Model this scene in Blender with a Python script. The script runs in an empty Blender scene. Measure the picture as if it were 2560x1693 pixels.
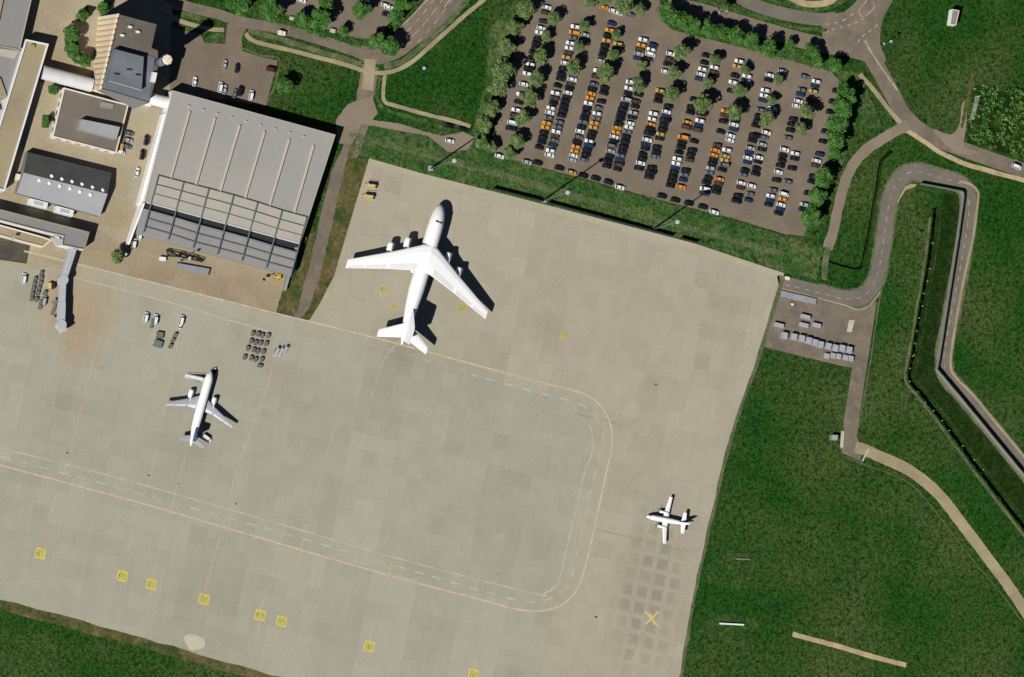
import bpy, bmesh, math, random
import numpy as np
from mathutils import Vector, Matrix
from mathutils.geometry import tessellate_polygon
random.seed(7)
SC = bpy.context.scene
COL = SC.collection
R = math.radians

# ------------------------------------------------------------------ camera
S, PW, PH, DIST, TILT = 5.46, 2560.0, 1693.0, 5000.0, R(20.5)   # photo pixels per metre, photo size, distance, off-nadir tilt
ld = np.array([63., 17.]); ld /= np.linalg.norm(ld)
CAM = np.array([-ld[0]*math.sin(TILT), -ld[1]*math.sin(TILT), math.cos(TILT)])*DIST
FWD = -CAM/DIST
AX = np.cross([0, 0, -1.], FWD); AX /= np.linalg.norm(AX)
def _rot(v):
    v = np.array(v, float)
    return v*math.cos(TILT)+np.cross(AX, v)*math.sin(TILT)+AX*np.dot(AX, v)*(1-math.cos(TILT))
RT, UP = _rot([1, 0, 0]), _rot([0, 1, 0])
def P(px, py, h=0.0):
    d = FWD*DIST+RT*((px-PW/2)/S)+UP*((PH/2-py)/S)
    t = (h-CAM[2])/d[2]
    w = CAM+d*t
    return Vector((w[0], w[1], h))
cam_d = bpy.data.cameras.new('camera'); cam = bpy.data.objects.new('camera', cam_d); COL.objects.link(cam)
m = Matrix(((RT[0], UP[0], -FWD[0], CAM[0]), (RT[1], UP[1], -FWD[1], CAM[1]), (RT[2], UP[2], -FWD[2], CAM[2]), (0, 0, 0, 1)))
cam.matrix_world = m
cam_d.sensor_fit = 'HORIZONTAL'; cam_d.sensor_width = 36.0
cam_d.lens = 36.0*DIST/(PW/S)
cam_d.clip_start = 100.0; cam_d.clip_end = 30000.0
SC.camera = cam

# ------------------------------------------------------------------ light
SUN_AZ = R(33.8)          # world direction the shadows point to
SUN_EL = R(43.5)
world = bpy.data.worlds.new('World'); SC.world = world; world.use_nodes = True
wn = world.node_tree.nodes; wl = world.node_tree.links
sky = wn.new('ShaderNodeTexSky'); sky.sky_type = 'NISHITA'; sky.sun_disc = False
sky.sun_elevation = SUN_EL
sky.altitude = 1500.0; sky.air_density = 0.45; sky.dust_density = 0.0; sky.ozone_density = 1.5
sky.sun_rotation = R(90)-(SUN_AZ+math.pi)
wn['Background'].inputs['Strength'].default_value = 0.05
wl.new(sky.outputs[0], wn['Background'].inputs['Color'])
sd = bpy.data.lights.new('sun', 'SUN'); sd.energy = 5.0; sd.angle = R(0.5); sd.color = (1.0, 0.965, 0.90)
so = bpy.data.objects.new('sun', sd); COL.objects.link(so)
sv = Vector((math.cos(SUN_AZ)*math.cos(SUN_EL), math.sin(SUN_AZ)*math.cos(SUN_EL), -math.sin(SUN_EL)))
so.rotation_euler = sv.to_track_quat('-Z', 'Y').to_euler(); so.location = (-200, -200, 300)
SC.view_settings.view_transform = 'Standard'; SC.view_settings.look = 'None'
SC.view_settings.exposure = -0.13; SC.view_settings.gamma = 1.0
SC.cycles.max_bounces = 4; SC.cycles.diffuse_bounces = 1

# ------------------------------------------------------------------ materials
def lin(c):
    c = c/255.0
    return c/12.92 if c <= .04045 else ((c+.055)/1.055)**2.4
def rgb(r, g, b, k=1.0): return (lin(r)*k, lin(g)*k, lin(b)*k, 1)
MATS = {}
GRID = math.atan2(*reversed([(P(1740, 608)-P(1230, 478))[i] for i in (0, 1)]))
def mat(name, c1, c2=None, s1=0.05, s2=1.2, amp=0.25, rough=0.9, metal=0.0, s3=None, c3=None, bump=0.0, lo=.4, hi=.6, spec=0.3, coat=0.0, squash=None):
    if name in MATS: return MATS[name]
    M = bpy.data.materials.new(name); M.use_nodes = True
    n = M.node_tree.nodes; l = M.node_tree.links
    b = n['Principled BSDF']
    b.inputs['Roughness'].default_value = rough; b.inputs['Metallic'].default_value = metal
    b.inputs['Specular IOR Level'].default_value = spec
    b.inputs['Coat Weight'].default_value = coat
    g = n.new('ShaderNodeNewGeometry'); pos = g.outputs['Position']
    def noise(sc, det=3, seed=0, vec=None):
        t = n.new('ShaderNodeTexNoise'); t.inputs['Scale'].default_value = sc; t.inputs['Detail'].default_value = det
        t.noise_dimensions = '4D'; t.inputs['W'].default_value = seed
        l.new(vec or pos, t.inputs['Vector']); return t.outputs['Fac']
    def ramp(f, a, bb):
        r = n.new('ShaderNodeMapRange'); r.inputs['From Min'].default_value = a; r.inputs['From Max'].default_value = bb
        l.new(f, r.inputs['Value']); return r.outputs['Result']
    def mix(f, A, B):
        x = n.new('ShaderNodeMix'); x.data_type = 'RGBA'
        if f is not None: l.new(f, x.inputs['Factor'])
        for s, v in ((6, A), (7, B)):
            if isinstance(v, tuple): x.inputs[s].default_value = v
            else: l.new(v, x.inputs[s])
        return x.outputs[2]
    col = c1
    seed = len(MATS)*1.7
    if c2: col = mix(ramp(noise(s1, 4, seed), lo, hi), c1, c2)
    if c3: col = mix(ramp(noise(s3, 3, seed+5), .5, .68), col, c3)
    if amp:
        f = ramp(noise(s2, 4, seed+9), .3, .7)
        d = n.new('ShaderNodeMath'); d.operation = 'MULTIPLY_ADD'
        l.new(f, d.inputs[0]); d.inputs[1].default_value = amp*2; d.inputs[2].default_value = 1-amp
        v = n.new('ShaderNodeVectorMath'); v.operation = 'SCALE'
        if isinstance(col, tuple): v.inputs[0].default_value = col[:3]
        else: l.new(col, v.inputs[0])
        l.new(d.outputs[0], v.inputs['Scale']); col = v.outputs[0]
    if isinstance(col, tuple): b.inputs['Base Color'].default_value = col
    else: l.new(col, b.inputs['Base Color'])
    if bump:
        bp = n.new('ShaderNodeBump'); bp.inputs['Strength'].default_value = bump; bp.inputs['Distance'].default_value = .4
        l.new(noise(s2, 4, seed+2), bp.inputs['Height']); l.new(bp.outputs[0], b.inputs['Normal'])
    M['ctx'] = 0
    MATS[name] = M
    return M
def slab_mat(name, ca, cb, cc, cell=7.4, tone=.06, seam=.94):
    """concrete slabs: tone per slab, dark joints, wide soft stains, tyre-dirt streaks along the joints"""
    M = bpy.data.materials.new(name); M.use_nodes = True; MATS[name] = M
    n = M.node_tree.nodes; l = M.node_tree.links; b = n['Principled BSDF']; b.inputs['Roughness'].default_value = .92
    b.inputs['Specular IOR Level'].default_value = .2
    g = n.new('ShaderNodeNewGeometry')
    mp = n.new('ShaderNodeMapping'); mp.inputs['Rotation'].default_value = (0, 0, -GRID)
    l.new(g.outputs['Position'], mp.inputs['Vector']); pos = mp.outputs[0]
    def M_(op, a, bb=None, c=None):
        x = n.new('ShaderNodeMath'); x.operation = op
        for i, v in enumerate((a, bb, c)):
            if v is None: continue
            if isinstance(v, (int, float)): x.inputs[i].default_value = v
            else: l.new(v, x.inputs[i])
        return x.outputs[0]
    def noise(sc, det=3, seed=0, scl=None):
        t = n.new('ShaderNodeTexNoise'); t.noise_dimensions = '4D'; t.inputs['W'].default_value = seed
        t.inputs['Scale'].default_value = sc; t.inputs['Detail'].default_value = det
        if scl:
            q = n.new('ShaderNodeVectorMath'); q.operation = 'MULTIPLY'; q.inputs[1].default_value = scl
            l.new(pos, q.inputs[0]); l.new(q.outputs[0], t.inputs['Vector'])
        else: l.new(pos, t.inputs['Vector'])
        return t.outputs['Fac']
    def ramp(f, a, bb):
        r = n.new('ShaderNodeMapRange'); r.inputs['From Min'].default_value = a; r.inputs['From Max'].default_value = bb
        l.new(f, r.inputs['Value']); return r.outputs['Result']
    def mix(f, A, B):
        x = n.new('ShaderNodeMix'); x.data_type = 'RGBA'; l.new(f, x.inputs['Factor'])
        for s, v in ((6, A), (7, B)):
            if isinstance(v, tuple): x.inputs[s].default_value = v
            else: l.new(v, x.inputs[s])
        return x.outputs[2]
    sp = n.new('ShaderNodeSeparateXYZ'); l.new(pos, sp.inputs[0])
    ux = M_('DIVIDE', sp.outputs[0], cell); uy = M_('DIVIDE', sp.outputs[1], cell)
    fx = M_('FLOOR', ux); fy = M_('FLOOR', uy)
    def wnoise(a, bb, w):
        cb_ = n.new('ShaderNodeCombineXYZ'); l.new(a, cb_.inputs[0]); l.new(bb, cb_.inputs[1]); cb_.inputs[2].default_value = w
        w_ = n.new('ShaderNodeTexWhiteNoise'); w_.noise_dimensions = '3D'; l.new(cb_.outputs[0], w_.inputs['Vector']); return w_.outputs['Value']
    t1 = wnoise(fx, fy, 1.0)
    # blocks of several slabs poured together
    t2 = wnoise(M_('FLOOR', M_('DIVIDE', ux, 3.0)), M_('FLOOR', M_('DIVIDE', uy, 8.0)), 4.0)
    ex = M_('ABSOLUTE', M_('SUBTRACT', M_('FRACT', ux), .5)); ey = M_('ABSOLUTE', M_('SUBTRACT', M_('FRACT', uy), .5))
    e = M_('MAXIMUM', ex, ey); sm = ramp(e, .475, .5)
    t3 = wnoise(M_('FLOOR', M_('DIVIDE', uy, 3.0)), M_('FLOOR', M_('DIVIDE', ux, 14.0)), 9.0)
    t4 = wnoise(fx, fy, 23.0)
    # the older, greyer concrete fills the inside of the taxi loop; the extension right of and above it is warmer
    wob = M_('MULTIPLY_ADD', noise(.02, 3, 7.7), 14.0, -7.0)
    inn = M_('MULTIPLY', ramp(M_('ADD', sp.outputs[0], wob), 52.0, 40.0), ramp(M_('ADD', sp.outputs[1], wob), -14.0, -22.0))
    col = mix(inn, cb, ca)
    col = mix(ramp(noise(.03, 5, 8.3), .52, .75), col, cc)
    k = M_('MULTIPLY_ADD', t1, tone*1.1, 1-tone*.55)
    k = M_('MULTIPLY', k, M_('MULTIPLY_ADD', t2, tone*1.3, 1-tone*.65))
    k = M_('MULTIPLY', k, M_('MULTIPLY_ADD', t3, .05, .975))
    k = M_('MULTIPLY', k, M_('MULTIPLY_ADD', ramp(t4, .972, .976), -.06, 1.0))
    k = M_('MULTIPLY', k, M_('MULTIPLY_ADD', sm, seam-1, 1.0))
    k = M_('MULTIPLY', k, M_('MULTIPLY_ADD', noise(1.1, 5, 2.0), .30, .85))
    k = M_('MULTIPLY', k, M_('MULTIPLY_ADD', noise(.22, 4, 6.0), .16, .92))
    k = M_('MULTIPLY', k, M_('MULTIPLY_ADD', noise(.5, 2, 5.0, (1.2, .05, 1)), .10, .95))
    # soft rust-brown fuel stain round the head of the jet bridge, darker worn slabs at the lower right corner
    def spot(px, py, rad, sx=1.0, sy=1.0):
        c = P(px, py); q = n.new('ShaderNodeVectorMath'); q.operation = 'SUBTRACT'; l.new(g.outputs['Position'], q.inputs[0]); q.inputs[1].default_value = (c.x, c.y, c.z)
        rr = n.new('ShaderNodeMapping'); rr.inputs['Rotation'].default_value = (0, 0, -GRID); l.new(q.outputs[0], rr.inputs['Vector'])
        q2 = n.new('ShaderNodeVectorMath'); q2.operation = 'MULTIPLY'; q2.inputs[1].default_value = (sx, sy, 0); l.new(rr.outputs[0], q2.inputs[0])
        ln = n.new('ShaderNodeVectorMath'); ln.operation = 'LENGTH'; l.new(q2.outputs[0], ln.inputs[0])
        return ramp(M_('ADD', ln.outputs['Value'], M_('MULTIPLY_ADD', noise(.12, 4, 31.0), rad*.9, -rad*.45)), rad, rad*.35)
    for a_ in ((205, 800, 22, 1.2, .8), (150, 740, 14, 1.0, .7)):
        col = mix(M_('MULTIPLY', spot(*a_), .6), col, rgb(184, 158, 126, K))
    sq = M_('MULTIPLY', ramp(M_('ADD', e, M_('MULTIPLY_ADD', noise(.5, 3, 41.0), .24, -.12)), .44, .24), M_('MULTIPLY_ADD', t1, .6, .4))
    k = M_('MULTIPLY', k, M_('MULTIPLY_ADD', M_('MULTIPLY', spot(1622, 1475, 21, 1.0, .42), sq), -.27, 1.0))
    k = M_('MULTIPLY', k, M_('MULTIPLY_ADD', spot(1590, 1450, 20, 1.3, .5), -.08, 1.0))
    k = M_('MULTIPLY', k, M_('MULTIPLY_ADD', spot(1040, 940, 30, .7, 1.2), -.05, 1.0))
    k = M_('MULTIPLY', k, M_('MULTIPLY_ADD', spot(700, 960, 34, .5, 1.3), -.035, 1.0))
    # sparse oil spots
    k = M_('MULTIPLY', k, M_('MULTIPLY_ADD', ramp(noise(.35, 2, 11.0), .72, .80), -.22, 1.0))
    v = n.new('ShaderNodeVectorMath'); v.operation = 'SCALE'; l.new(col, v.inputs[0]); l.new(k, v.inputs['Scale'])
    l.new(v.outputs[0], b.inputs['Base Color'])
    return M
K = 1.0/1.12     # sunlit colour in the picture -> surface albedo
CONC = slab_mat('apron_concrete', rgb(175, 172, 154, K), rgb(180, 173, 153, K), rgb(170, 163, 144, K))
GRASS = mat('grass', rgb(40, 77, 29, K), rgb(74, 90, 48, K), s1=.022, s2=1.0, amp=.72, s3=.45, c3=rgb(18, 62, 16, K), bump=.5, lo=.40, hi=.64, spec=0)
GRASS2 = mat('rough_grass', rgb(62, 94, 48, K), rgb(90, 104, 62, K), s1=.12, s2=.7, amp=.6, s3=.3, c3=rgb(40, 74, 32, K), bump=.5, lo=.4, hi=.62, spec=0)
WORN = mat('worn_turf', rgb(62, 84, 42, K), rgb(46, 80, 34, K), s1=.15, s2=.8, amp=.7, bump=.4, spec=0)
GDRY = mat('dry_grass', rgb(112, 116, 84, K), rgb(88, 100, 70, K), s1=.2, s2=.9, amp=.35, bump=.4, spec=0)
GBROWN = mat('brown_verge', rgb(104, 96, 60, K), rgb(66, 84, 42, K), s1=.09, s2=.7, amp=.35, s3=.25, c3=rgb(120, 104, 78, K), bump=.4, spec=0)
GDARK = mat('ditch_weeds', rgb(28, 52, 18, K), rgb(48, 64, 30, K), s1=.2, s2=.8, amp=.45, bump=.6, spec=0)
TARM = mat('car_park_tarmac', rgb(136, 122, 105, K), rgb(124, 111, 96, K), s1=.08, s2=1.1, amp=.12, s3=.25, c3=rgb(122, 116, 106, K))
ROAD = mat('road_tarmac', rgb(132, 121, 106, K), rgb(116, 108, 98, K), s1=.1, s2=1.1, amp=.12, s3=.3, c3=rgb(140, 124, 106, K))
UROAD = mat('service_road_tarmac', rgb(118, 112, 102, K), rgb(128, 120, 110, K), s1=.15, s2=1.4, amp=.14)
TRACK = mat('track_tarmac', rgb(150, 136, 118, K), rgb(138, 126, 108, K), s1=.08, s2=1.2, amp=.10)
PATH = mat('paved_path', rgb(176, 162, 132, K), rgb(160, 146, 118, K), s1=.1, s2=1.2, amp=.12)
PALE = mat('pale_gravel', rgb(196, 178, 142, K), rgb(176, 156, 120, K), s1=.2, s2=1.2, amp=.10)
YARD = mat('yard_paving', rgb(184, 170, 142, K), rgb(166, 152, 124, K), s1=.03, s2=.8, amp=.10, s3=.12, c3=rgb(172, 164, 144, K))
TANY = mat('hangar_yard_paving', rgb(172, 158, 128, K), rgb(160, 144, 118, K), s1=.03, s2=.9, amp=.08, s3=.12, c3=rgb(172, 156, 132, K))
DARKP = mat('dark_paving', rgb(92, 86, 78, K), rgb(78, 74, 68, K), s1=.15, s2=1, amp=.2)
SAND = mat('rust_stain_concrete', rgb(184, 168, 140, K), rgb(176, 165, 144, K), s1=.05, s2=.9, amp=.10)
EDGEC = mat('edge_concrete', rgb(186, 178, 156, K), rgb(180, 172, 150, K), s1=.05, s2=.9, amp=.08)
LCREAM = mat('cream_line', rgb(212, 197, 172, K), rgb(194, 182, 158, K), s1=.3, s2=2, amp=.08)
LPINK = mat('worn_lead_in_line', rgb(204, 186, 156, K), rgb(182, 171, 148, K), s1=.12, s2=1.5, amp=.08)
LWHITE = mat('worn_white_line', rgb(198, 197, 182, K), rgb(182, 180, 163, K), s1=.15, s2=1.5, amp=.08)
LROAD = mat('road_marking', rgb(196, 182, 164, K), rgb(160, 150, 134, K), s1=.5, s2=2, amp=.12)
YEL = mat('yellow_paint', rgb(222, 208, 112, K), rgb(206, 196, 112, K), s1=.5, s2=3, amp=.10)
OLIVE = mat('faded_dark_paint', rgb(180, 168, 84, K), rgb(158, 152, 92, K), s1=.9, s2=3, amp=.15)
PALEP = mat('pale_repair', rgb(206, 200, 178, K), rgb(196, 190, 168, K), s1=.2, s2=1.5, amp=.06)
DSLAB = mat('dark_slab', rgb(152, 147, 130, K), rgb(168, 161, 143, K), s1=.14, s2=.8, amp=.10)
ROOF = mat('hangar_roof_sheet', rgb(168, 166, 161, K), rgb(176, 173, 166, K), s1=.02, s2=.6, amp=.04, rough=.7)
ROOF2 = mat('annex_roof_sheet', rgb(160, 158, 155, K), rgb(152, 152, 152, K), s1=.05, s2=.7, amp=.05, rough=.7)
ROOFL = mat('pale_roof_sheet', rgb(190, 184, 170, K), rgb(182, 176, 164, K), s1=.05, s2=.7, amp=.04, rough=.7)
RFTAN = mat('tan_gravel_roof', rgb(170, 158, 128, K), rgb(160, 146, 118, K), s1=.05, s2=.9, amp=.08)
RFGREY = mat('grey_felt_roof', rgb(150, 148, 146, K), rgb(142, 142, 142, K), s1=.05, s2=.9, amp=.07)
RFDARK = mat('dark_felt_roof', rgb(118, 112, 104, K), rgb(128, 120, 108, K), s1=.06, s2=.9, amp=.08)
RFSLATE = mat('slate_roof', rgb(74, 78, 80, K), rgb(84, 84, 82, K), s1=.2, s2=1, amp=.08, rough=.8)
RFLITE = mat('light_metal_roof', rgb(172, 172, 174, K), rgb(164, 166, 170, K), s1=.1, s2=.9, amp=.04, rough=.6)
RFBLUE = mat('blue_grey_roof', rgb(112, 118, 126, K), rgb(124, 128, 134, K), s1=.1, s2=.9, amp=.08)
RFBRN = mat('brown_gravel_roof', rgb(116, 108, 96, K), rgb(106, 100, 90, K), s1=.1, s2=.9, amp=.1)
WHITE = mat('white_metal', (.8, .8, .8, 1), s2=.6, amp=.03, rough=.5)
WHITEW = mat('white_wall', (.84, .83, .84, 1), s2=.6, amp=.05)
CREAM = mat('cream_wall', (.80, .70, .55, 1), s2=.8, amp=.05)
ORANGEW = mat('ochre_wall_rib', (.72, .48, .24, 1), s2=.8, amp=.06)
GREYW = mat('grey_wall', (.25, .25, .25, 1), s2=.8, amp=.08)
STEEL = mat('blue_grey_steel', rgb(118, 124, 128, K), s2=.8, amp=.06, rough=.6)
GALV = mat('galvanised_steel', rgb(190, 193, 198, K), s2=.8, amp=.05, rough=.5)
DKM = mat('dark_metal', (.022, .025, .028, 1), s2=2, amp=.2, rough=.6)
GLASS = mat('dark_glass', (.02, .03, .04, 1), amp=0, rough=.15, spec=.6)
TYRE = mat('tyre_rubber', (.02, .02, .02, 1), amp=0, rough=.9)
AIRW = mat('aircraft_white_paint', (.93, .93, .93, 1), s2=.4, amp=.012, rough=.6)
AIRG = mat('aircraft_grey_paint', rgb(176, 180, 188, K), s2=.5, amp=.03, rough=.5)
AIRB = mat('aircraft_blue_paint', (.015, .045, .2, 1), amp=0, rough=.35)
YELM = mat('machine_yellow', rgb(226, 176, 40, K), s2=2, amp=.1, rough=.5)
YELP = mat('pale_yellow_paint', rgb(224, 200, 130, K), s2=2, amp=.1, rough=.6)
GREYT = mat('grey_crate', rgb(120, 118, 108, K), s2=1, amp=.2)
LAV = mat('lavender_grey_panel', rgb(160, 160, 168, K), rgb(150, 152, 160, K), s1=.3, s2=1, amp=.05)
CONT = mat('container_skin', rgb(184, 182, 188, K), rgb(170, 170, 180, K), s1=.5, s2=1, amp=.06, rough=.5)
BARK = mat('bark', (.09, .065, .045, 1), s2=2, amp=.3)
LEAF = mat('leaves', rgb(112, 132, 84, K), rgb(86, 112, 62, K), s1=.5, s2=.9, amp=.3, rough=.8, s3=.8, c3=rgb(134, 150, 98, K), spec=0)
LEAFD = mat('dark_leaves', rgb(50, 76, 34, K), rgb(34, 58, 24, K), s1=.4, s2=.9, amp=.35, rough=.8, spec=0)
LEAFB = mat('bright_leaves', rgb(92, 134, 68, K), rgb(64, 106, 48, K), s1=.4, s2=.9, amp=.35, rough=.8, spec=0)

# ------------------------------------------------------------------ helpers
def tag(o, label=None, cat=None, group=None, kind=None):
    if label: o['label'] = label
    if cat: o['category'] = cat
    if group: o['group'] = group
    if kind: o['kind'] = kind
    return o
def link(name, me, mats, parent=None, loc=None, rz=0):
    o = bpy.data.objects.new(name, me); COL.objects.link(o)
    if mats is not None:
        for q in (mats if isinstance(mats, (list, tuple)) else [mats]): me.materials.append(q)
    if parent: o.parent = parent
    if loc is not None: o.location = loc
    if rz: o.rotation_euler = (0, 0, rz)
    return o
def empty(name, loc, label, cat, group=None, rz=0):
    o = bpy.data.objects.new(name, None); COL.objects.link(o); o.location = loc; o.rotation_euler = (0, 0, rz)
    o.empty_display_size = .5
    return tag(o, label, cat, group)
class MB:
    """collects geometry for ONE mesh"""
    def __init__(s): s.v = []; s.f = []; s.m = []
    def add(s, vs, fs, mi=0):
        b = len(s.v); s.v += [tuple(x) for x in vs]; s.f += [tuple(b+i for i in f) for f in fs]; s.m += [mi]*len(fs); return s
    def box(s, x0, x1, y0, y1, z0, z1, mi=0, M=None, taper=0):
        t = taper
        vs = [(x0, y0, z0), (x1, y0, z0), (x1, y1, z0), (x0, y1, z0), (x0+t, y0+t, z1), (x1-t, y0+t, z1), (x1-t, y1-t, z1), (x0+t, y1-t, z1)]
        if M: vs = [M @ Vector(v) for v in vs]
        return s.add(vs, [(0, 3, 2, 1), (4, 5, 6, 7), (0, 1, 5, 4), (1, 2, 6, 5), (2, 3, 7, 6), (3, 0, 4, 7)], mi)
    def prism(s, bot, top, mi=0, mt=None, cap=True):
        n = len(bot); s.add(list(bot)+list(top), [(i, (i+1) % n, n+(i+1) % n, n+i) for i in range(n)], mi)
        if cap:
            tr = tessellate_polygon([[Vector(v) for v in top]])
            s.add(top, orient(top, tr), mi if mt is None else mt)
        return s
    def tube(s, a, b, r0, r1=None, n=8, mi=0, caps=True):
        a = Vector(a); b = Vector(b); r1 = r0 if r1 is None else r1
        q = (b-a).to_track_quat('Z', 'Y'); vs = []
        for c, r in ((a, r0), (b, r1)):
            for i in range(n):
                t = 2*math.pi*i/n; vs.append(c+q @ Vector((r*math.cos(t), r*math.sin(t), 0)))
        fs = [(i, (i+1) % n, n+(i+1) % n, n+i) for i in range(n)]
        if caps: fs += [tuple(range(n-1, -1, -1)), tuple(range(n, 2*n))]
        return s.add(vs, fs, mi)
    def beam(s, a, b, w, h, mi=0):
        a = Vector(a); b = Vector(b); d = (b-a).normalized(); sd_ = d.cross(Vector((0, 0, 1)))
        if sd_.length < .01: sd_ = Vector((1, 0, 0))
        sd_.normalize(); u = sd_.cross(d).normalized()
        vs = [c+sd_*(w/2*i)+u*(h/2*j) for c in (a, b) for i, j in ((-1, -1), (1, -1), (1, 1), (-1, 1))]
        return s.add(vs, [(0, 1, 2, 3), (7, 6, 5, 4), (0, 4, 5, 1), (1, 5, 6, 2), (2, 6, 7, 3), (3, 7, 4, 0)], mi)
    def loft(s, rings, mi=0, cap=True):
        n = len(rings[0]); b = []
        for r in rings: b += list(r)
        fs = [(k*n+i, k*n+(i+1) % n, (k+1)*n+(i+1) % n, (k+1)*n+i) for k in range(len(rings)-1) for i in range(n)]
        if cap: fs += [tuple(range(n-1, -1, -1)), tuple((len(rings)-1)*n+i for i in range(n))]
        return s.add(b, fs, mi)
    def mesh(s, name, smooth=False):
        me = bpy.data.meshes.new(name); me.from_pydata(s.v, [], s.f)
        me.polygons.foreach_set('material_index', s.m)
        bm = bmesh.new(); bm.from_mesh(me); bmesh.ops.recalc_face_normals(bm, faces=bm.faces); bm.to_mesh(me); bm.free()
        if smooth: me.polygons.foreach_set('use_smooth', [True]*len(me.polygons))
        me.update(); return me
    def build(s, name, mats, parent=None, loc=None, rz=0, smooth=False):
        return link(name, s.mesh(name, smooth), mats, parent, loc, rz)
def orient(vs, tris):
    out = []
    for t in tris:
        a, b, c = (Vector(vs[i]) for i in t)
        out.append(tuple(t) if (b-a).cross(c-a).z > 0 else tuple(reversed(t)))
    return out
# every ground sheet is laid 1 cm above whatever already lies under it (looked up on a coarse height grid)
GX0, GY0, GC = -420.0, -320.0, 1.5
HG = np.zeros((int(640/GC), int(840/GC)), np.float32)
def _cells(poly):
    xs = [v[0] for v in poly]; ys = [v[1] for v in poly]
    i0 = max(0, int((min(xs)-GX0)/GC)-1); i1 = min(HG.shape[1], int((max(xs)-GX0)/GC)+3)
    j0 = max(0, int((min(ys)-GY0)/GC)-1); j1 = min(HG.shape[0], int((max(ys)-GY0)/GC)+3)
    if i1 <= i0 or j1 <= j0: return None
    X, Y = np.meshgrid(GX0+(np.arange(i0, i1)+.5)*GC, GY0+(np.arange(j0, j1)+.5)*GC)
    m_ = np.zeros(X.shape, bool)
    for k in range(len(poly)):
        x1, y1 = poly[k-1][0], poly[k-1][1]; x2, y2 = poly[k][0], poly[k][1]
        if y1 != y2:
            c = ((y2 > Y) != (y1 > Y)) & (X < (x1-x2)*(Y-y2)/(y1-y2)+x2); m_ ^= c
        L = max(1, int(math.hypot(x2-x1, y2-y1)/GC*1.5))
        for t in range(L+1):
            i = int((x1+(x2-x1)*t/L-GX0)/GC)-i0; j = int((y1+(y2-y1)*t/L-GY0)/GC)-j0
            m_[max(0, j-1):j+2, max(0, i-1):i+2] = True
    return (slice(j0, j1), slice(i0, i1)), m_
def alloc(poly):
    r = _cells(poly)
    if r is None: return .01
    sl, m_ = r; sub = HG[sl]
    z = float(sub[m_].max())+.01; sub[m_] = z; return z
def smooth_px(pts, n=6, closed=False):
    out = []; N = len(pts)
    rng = range(N if closed else N-1)
    for i in rng:
        p0 = pts[(i-1) % N] if (closed or i > 0) else pts[i]
        p1 = pts[i]; p2 = pts[(i+1) % N]
        p3 = pts[(i+2) % N] if (closed or i+2 < N) else p2
        for k in range(n):
            t = k/n
            out.append(tuple(.5*((2*p1[j])+(-p0[j]+p2[j])*t+(2*p0[j]-5*p1[j]+4*p2[j]-p3[j])*t*t+(-p0[j]+3*p1[j]-3*p2[j]+p3[j])*t**3) for j in (0, 1)))
    if not closed: out.append(tuple(pts[-1]))
    return out
def rough_edge(pts, amp, step=6.0):
    """densify a pixel outline and shake it a little, for natural grass edges"""
    out = []; N = len(pts)
    for i in range(N):
        a, b = pts[i], pts[(i+1) % N]; L = math.hypot(b[0]-a[0], b[1]-a[1]); k = max(1, int(L/step))
        for j in range(k):
            t = j/k; out.append((a[0]+(b[0]-a[0])*t+random.uniform(-amp, amp), a[1]+(b[1]-a[1])*t+random.uniform(-amp, amp)))
    return out
def sheet(name, pts, m_, smooth=0, rough=0, holes=None, z=None, jit=True):
    if smooth: pts = smooth_px(pts, smooth, True)
    if rough: pts = rough_edge(pts, rough)
    z = alloc([P(x, y) for x, y in pts]) if z is None else z
    loops = [[P(x, y) for x, y in pts]]+[[v.copy() for v in h] for h in (holes or [])]
    tr = tessellate_polygon(loops); vs = [v for lp in loops for v in lp]
    vs = [(v.x, v.y, z) for v in vs]
    me = bpy.data.meshes.new(name); me.from_pydata(vs, [], orient(vs, tr)); me.update()
    return tag(link(name, me, m_), kind='structure')
def ribbon_pts(pts, w, jit=0, w2=None):
    W_ = [P(x, y) for x, y in pts]; L, Rr = [], []
    n = len(W_)
    for i, p in enumerate(W_):
        d = (W_[min(i+1, n-1)]-W_[max(i-1, 0)]).normalized(); nn = Vector((-d.y, d.x, 0))
        ww = w if w2 is None else w+(w2-w)*i/(n-1)
        L.append(p+nn*(ww/2+random.uniform(-jit, jit))); Rr.append(p-nn*(ww/2+random.uniform(-jit, jit)))
    return L, Rr
def strip(name, pts, w, m_, n=6, jit=0, w2=None, z=None):
    """road/path/line ribbon; w in metres"""
    if n: pts = smooth_px(pts, n)
    L, Rr = ribbon_pts(pts, w, jit, w2); k = len(L)
    z = alloc(list(L)+list(reversed(Rr))) if z is None else z
    vs = [(v.x, v.y, z) for v in L+Rr]; fs = [(k+i, k+i+1, i+1, i) for i in range(k-1)]
    me = bpy.data.meshes.new(name); me.from_pydata(vs, [], fs); me.update()
    return tag(link(name, me, m_), kind='structure')
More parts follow.
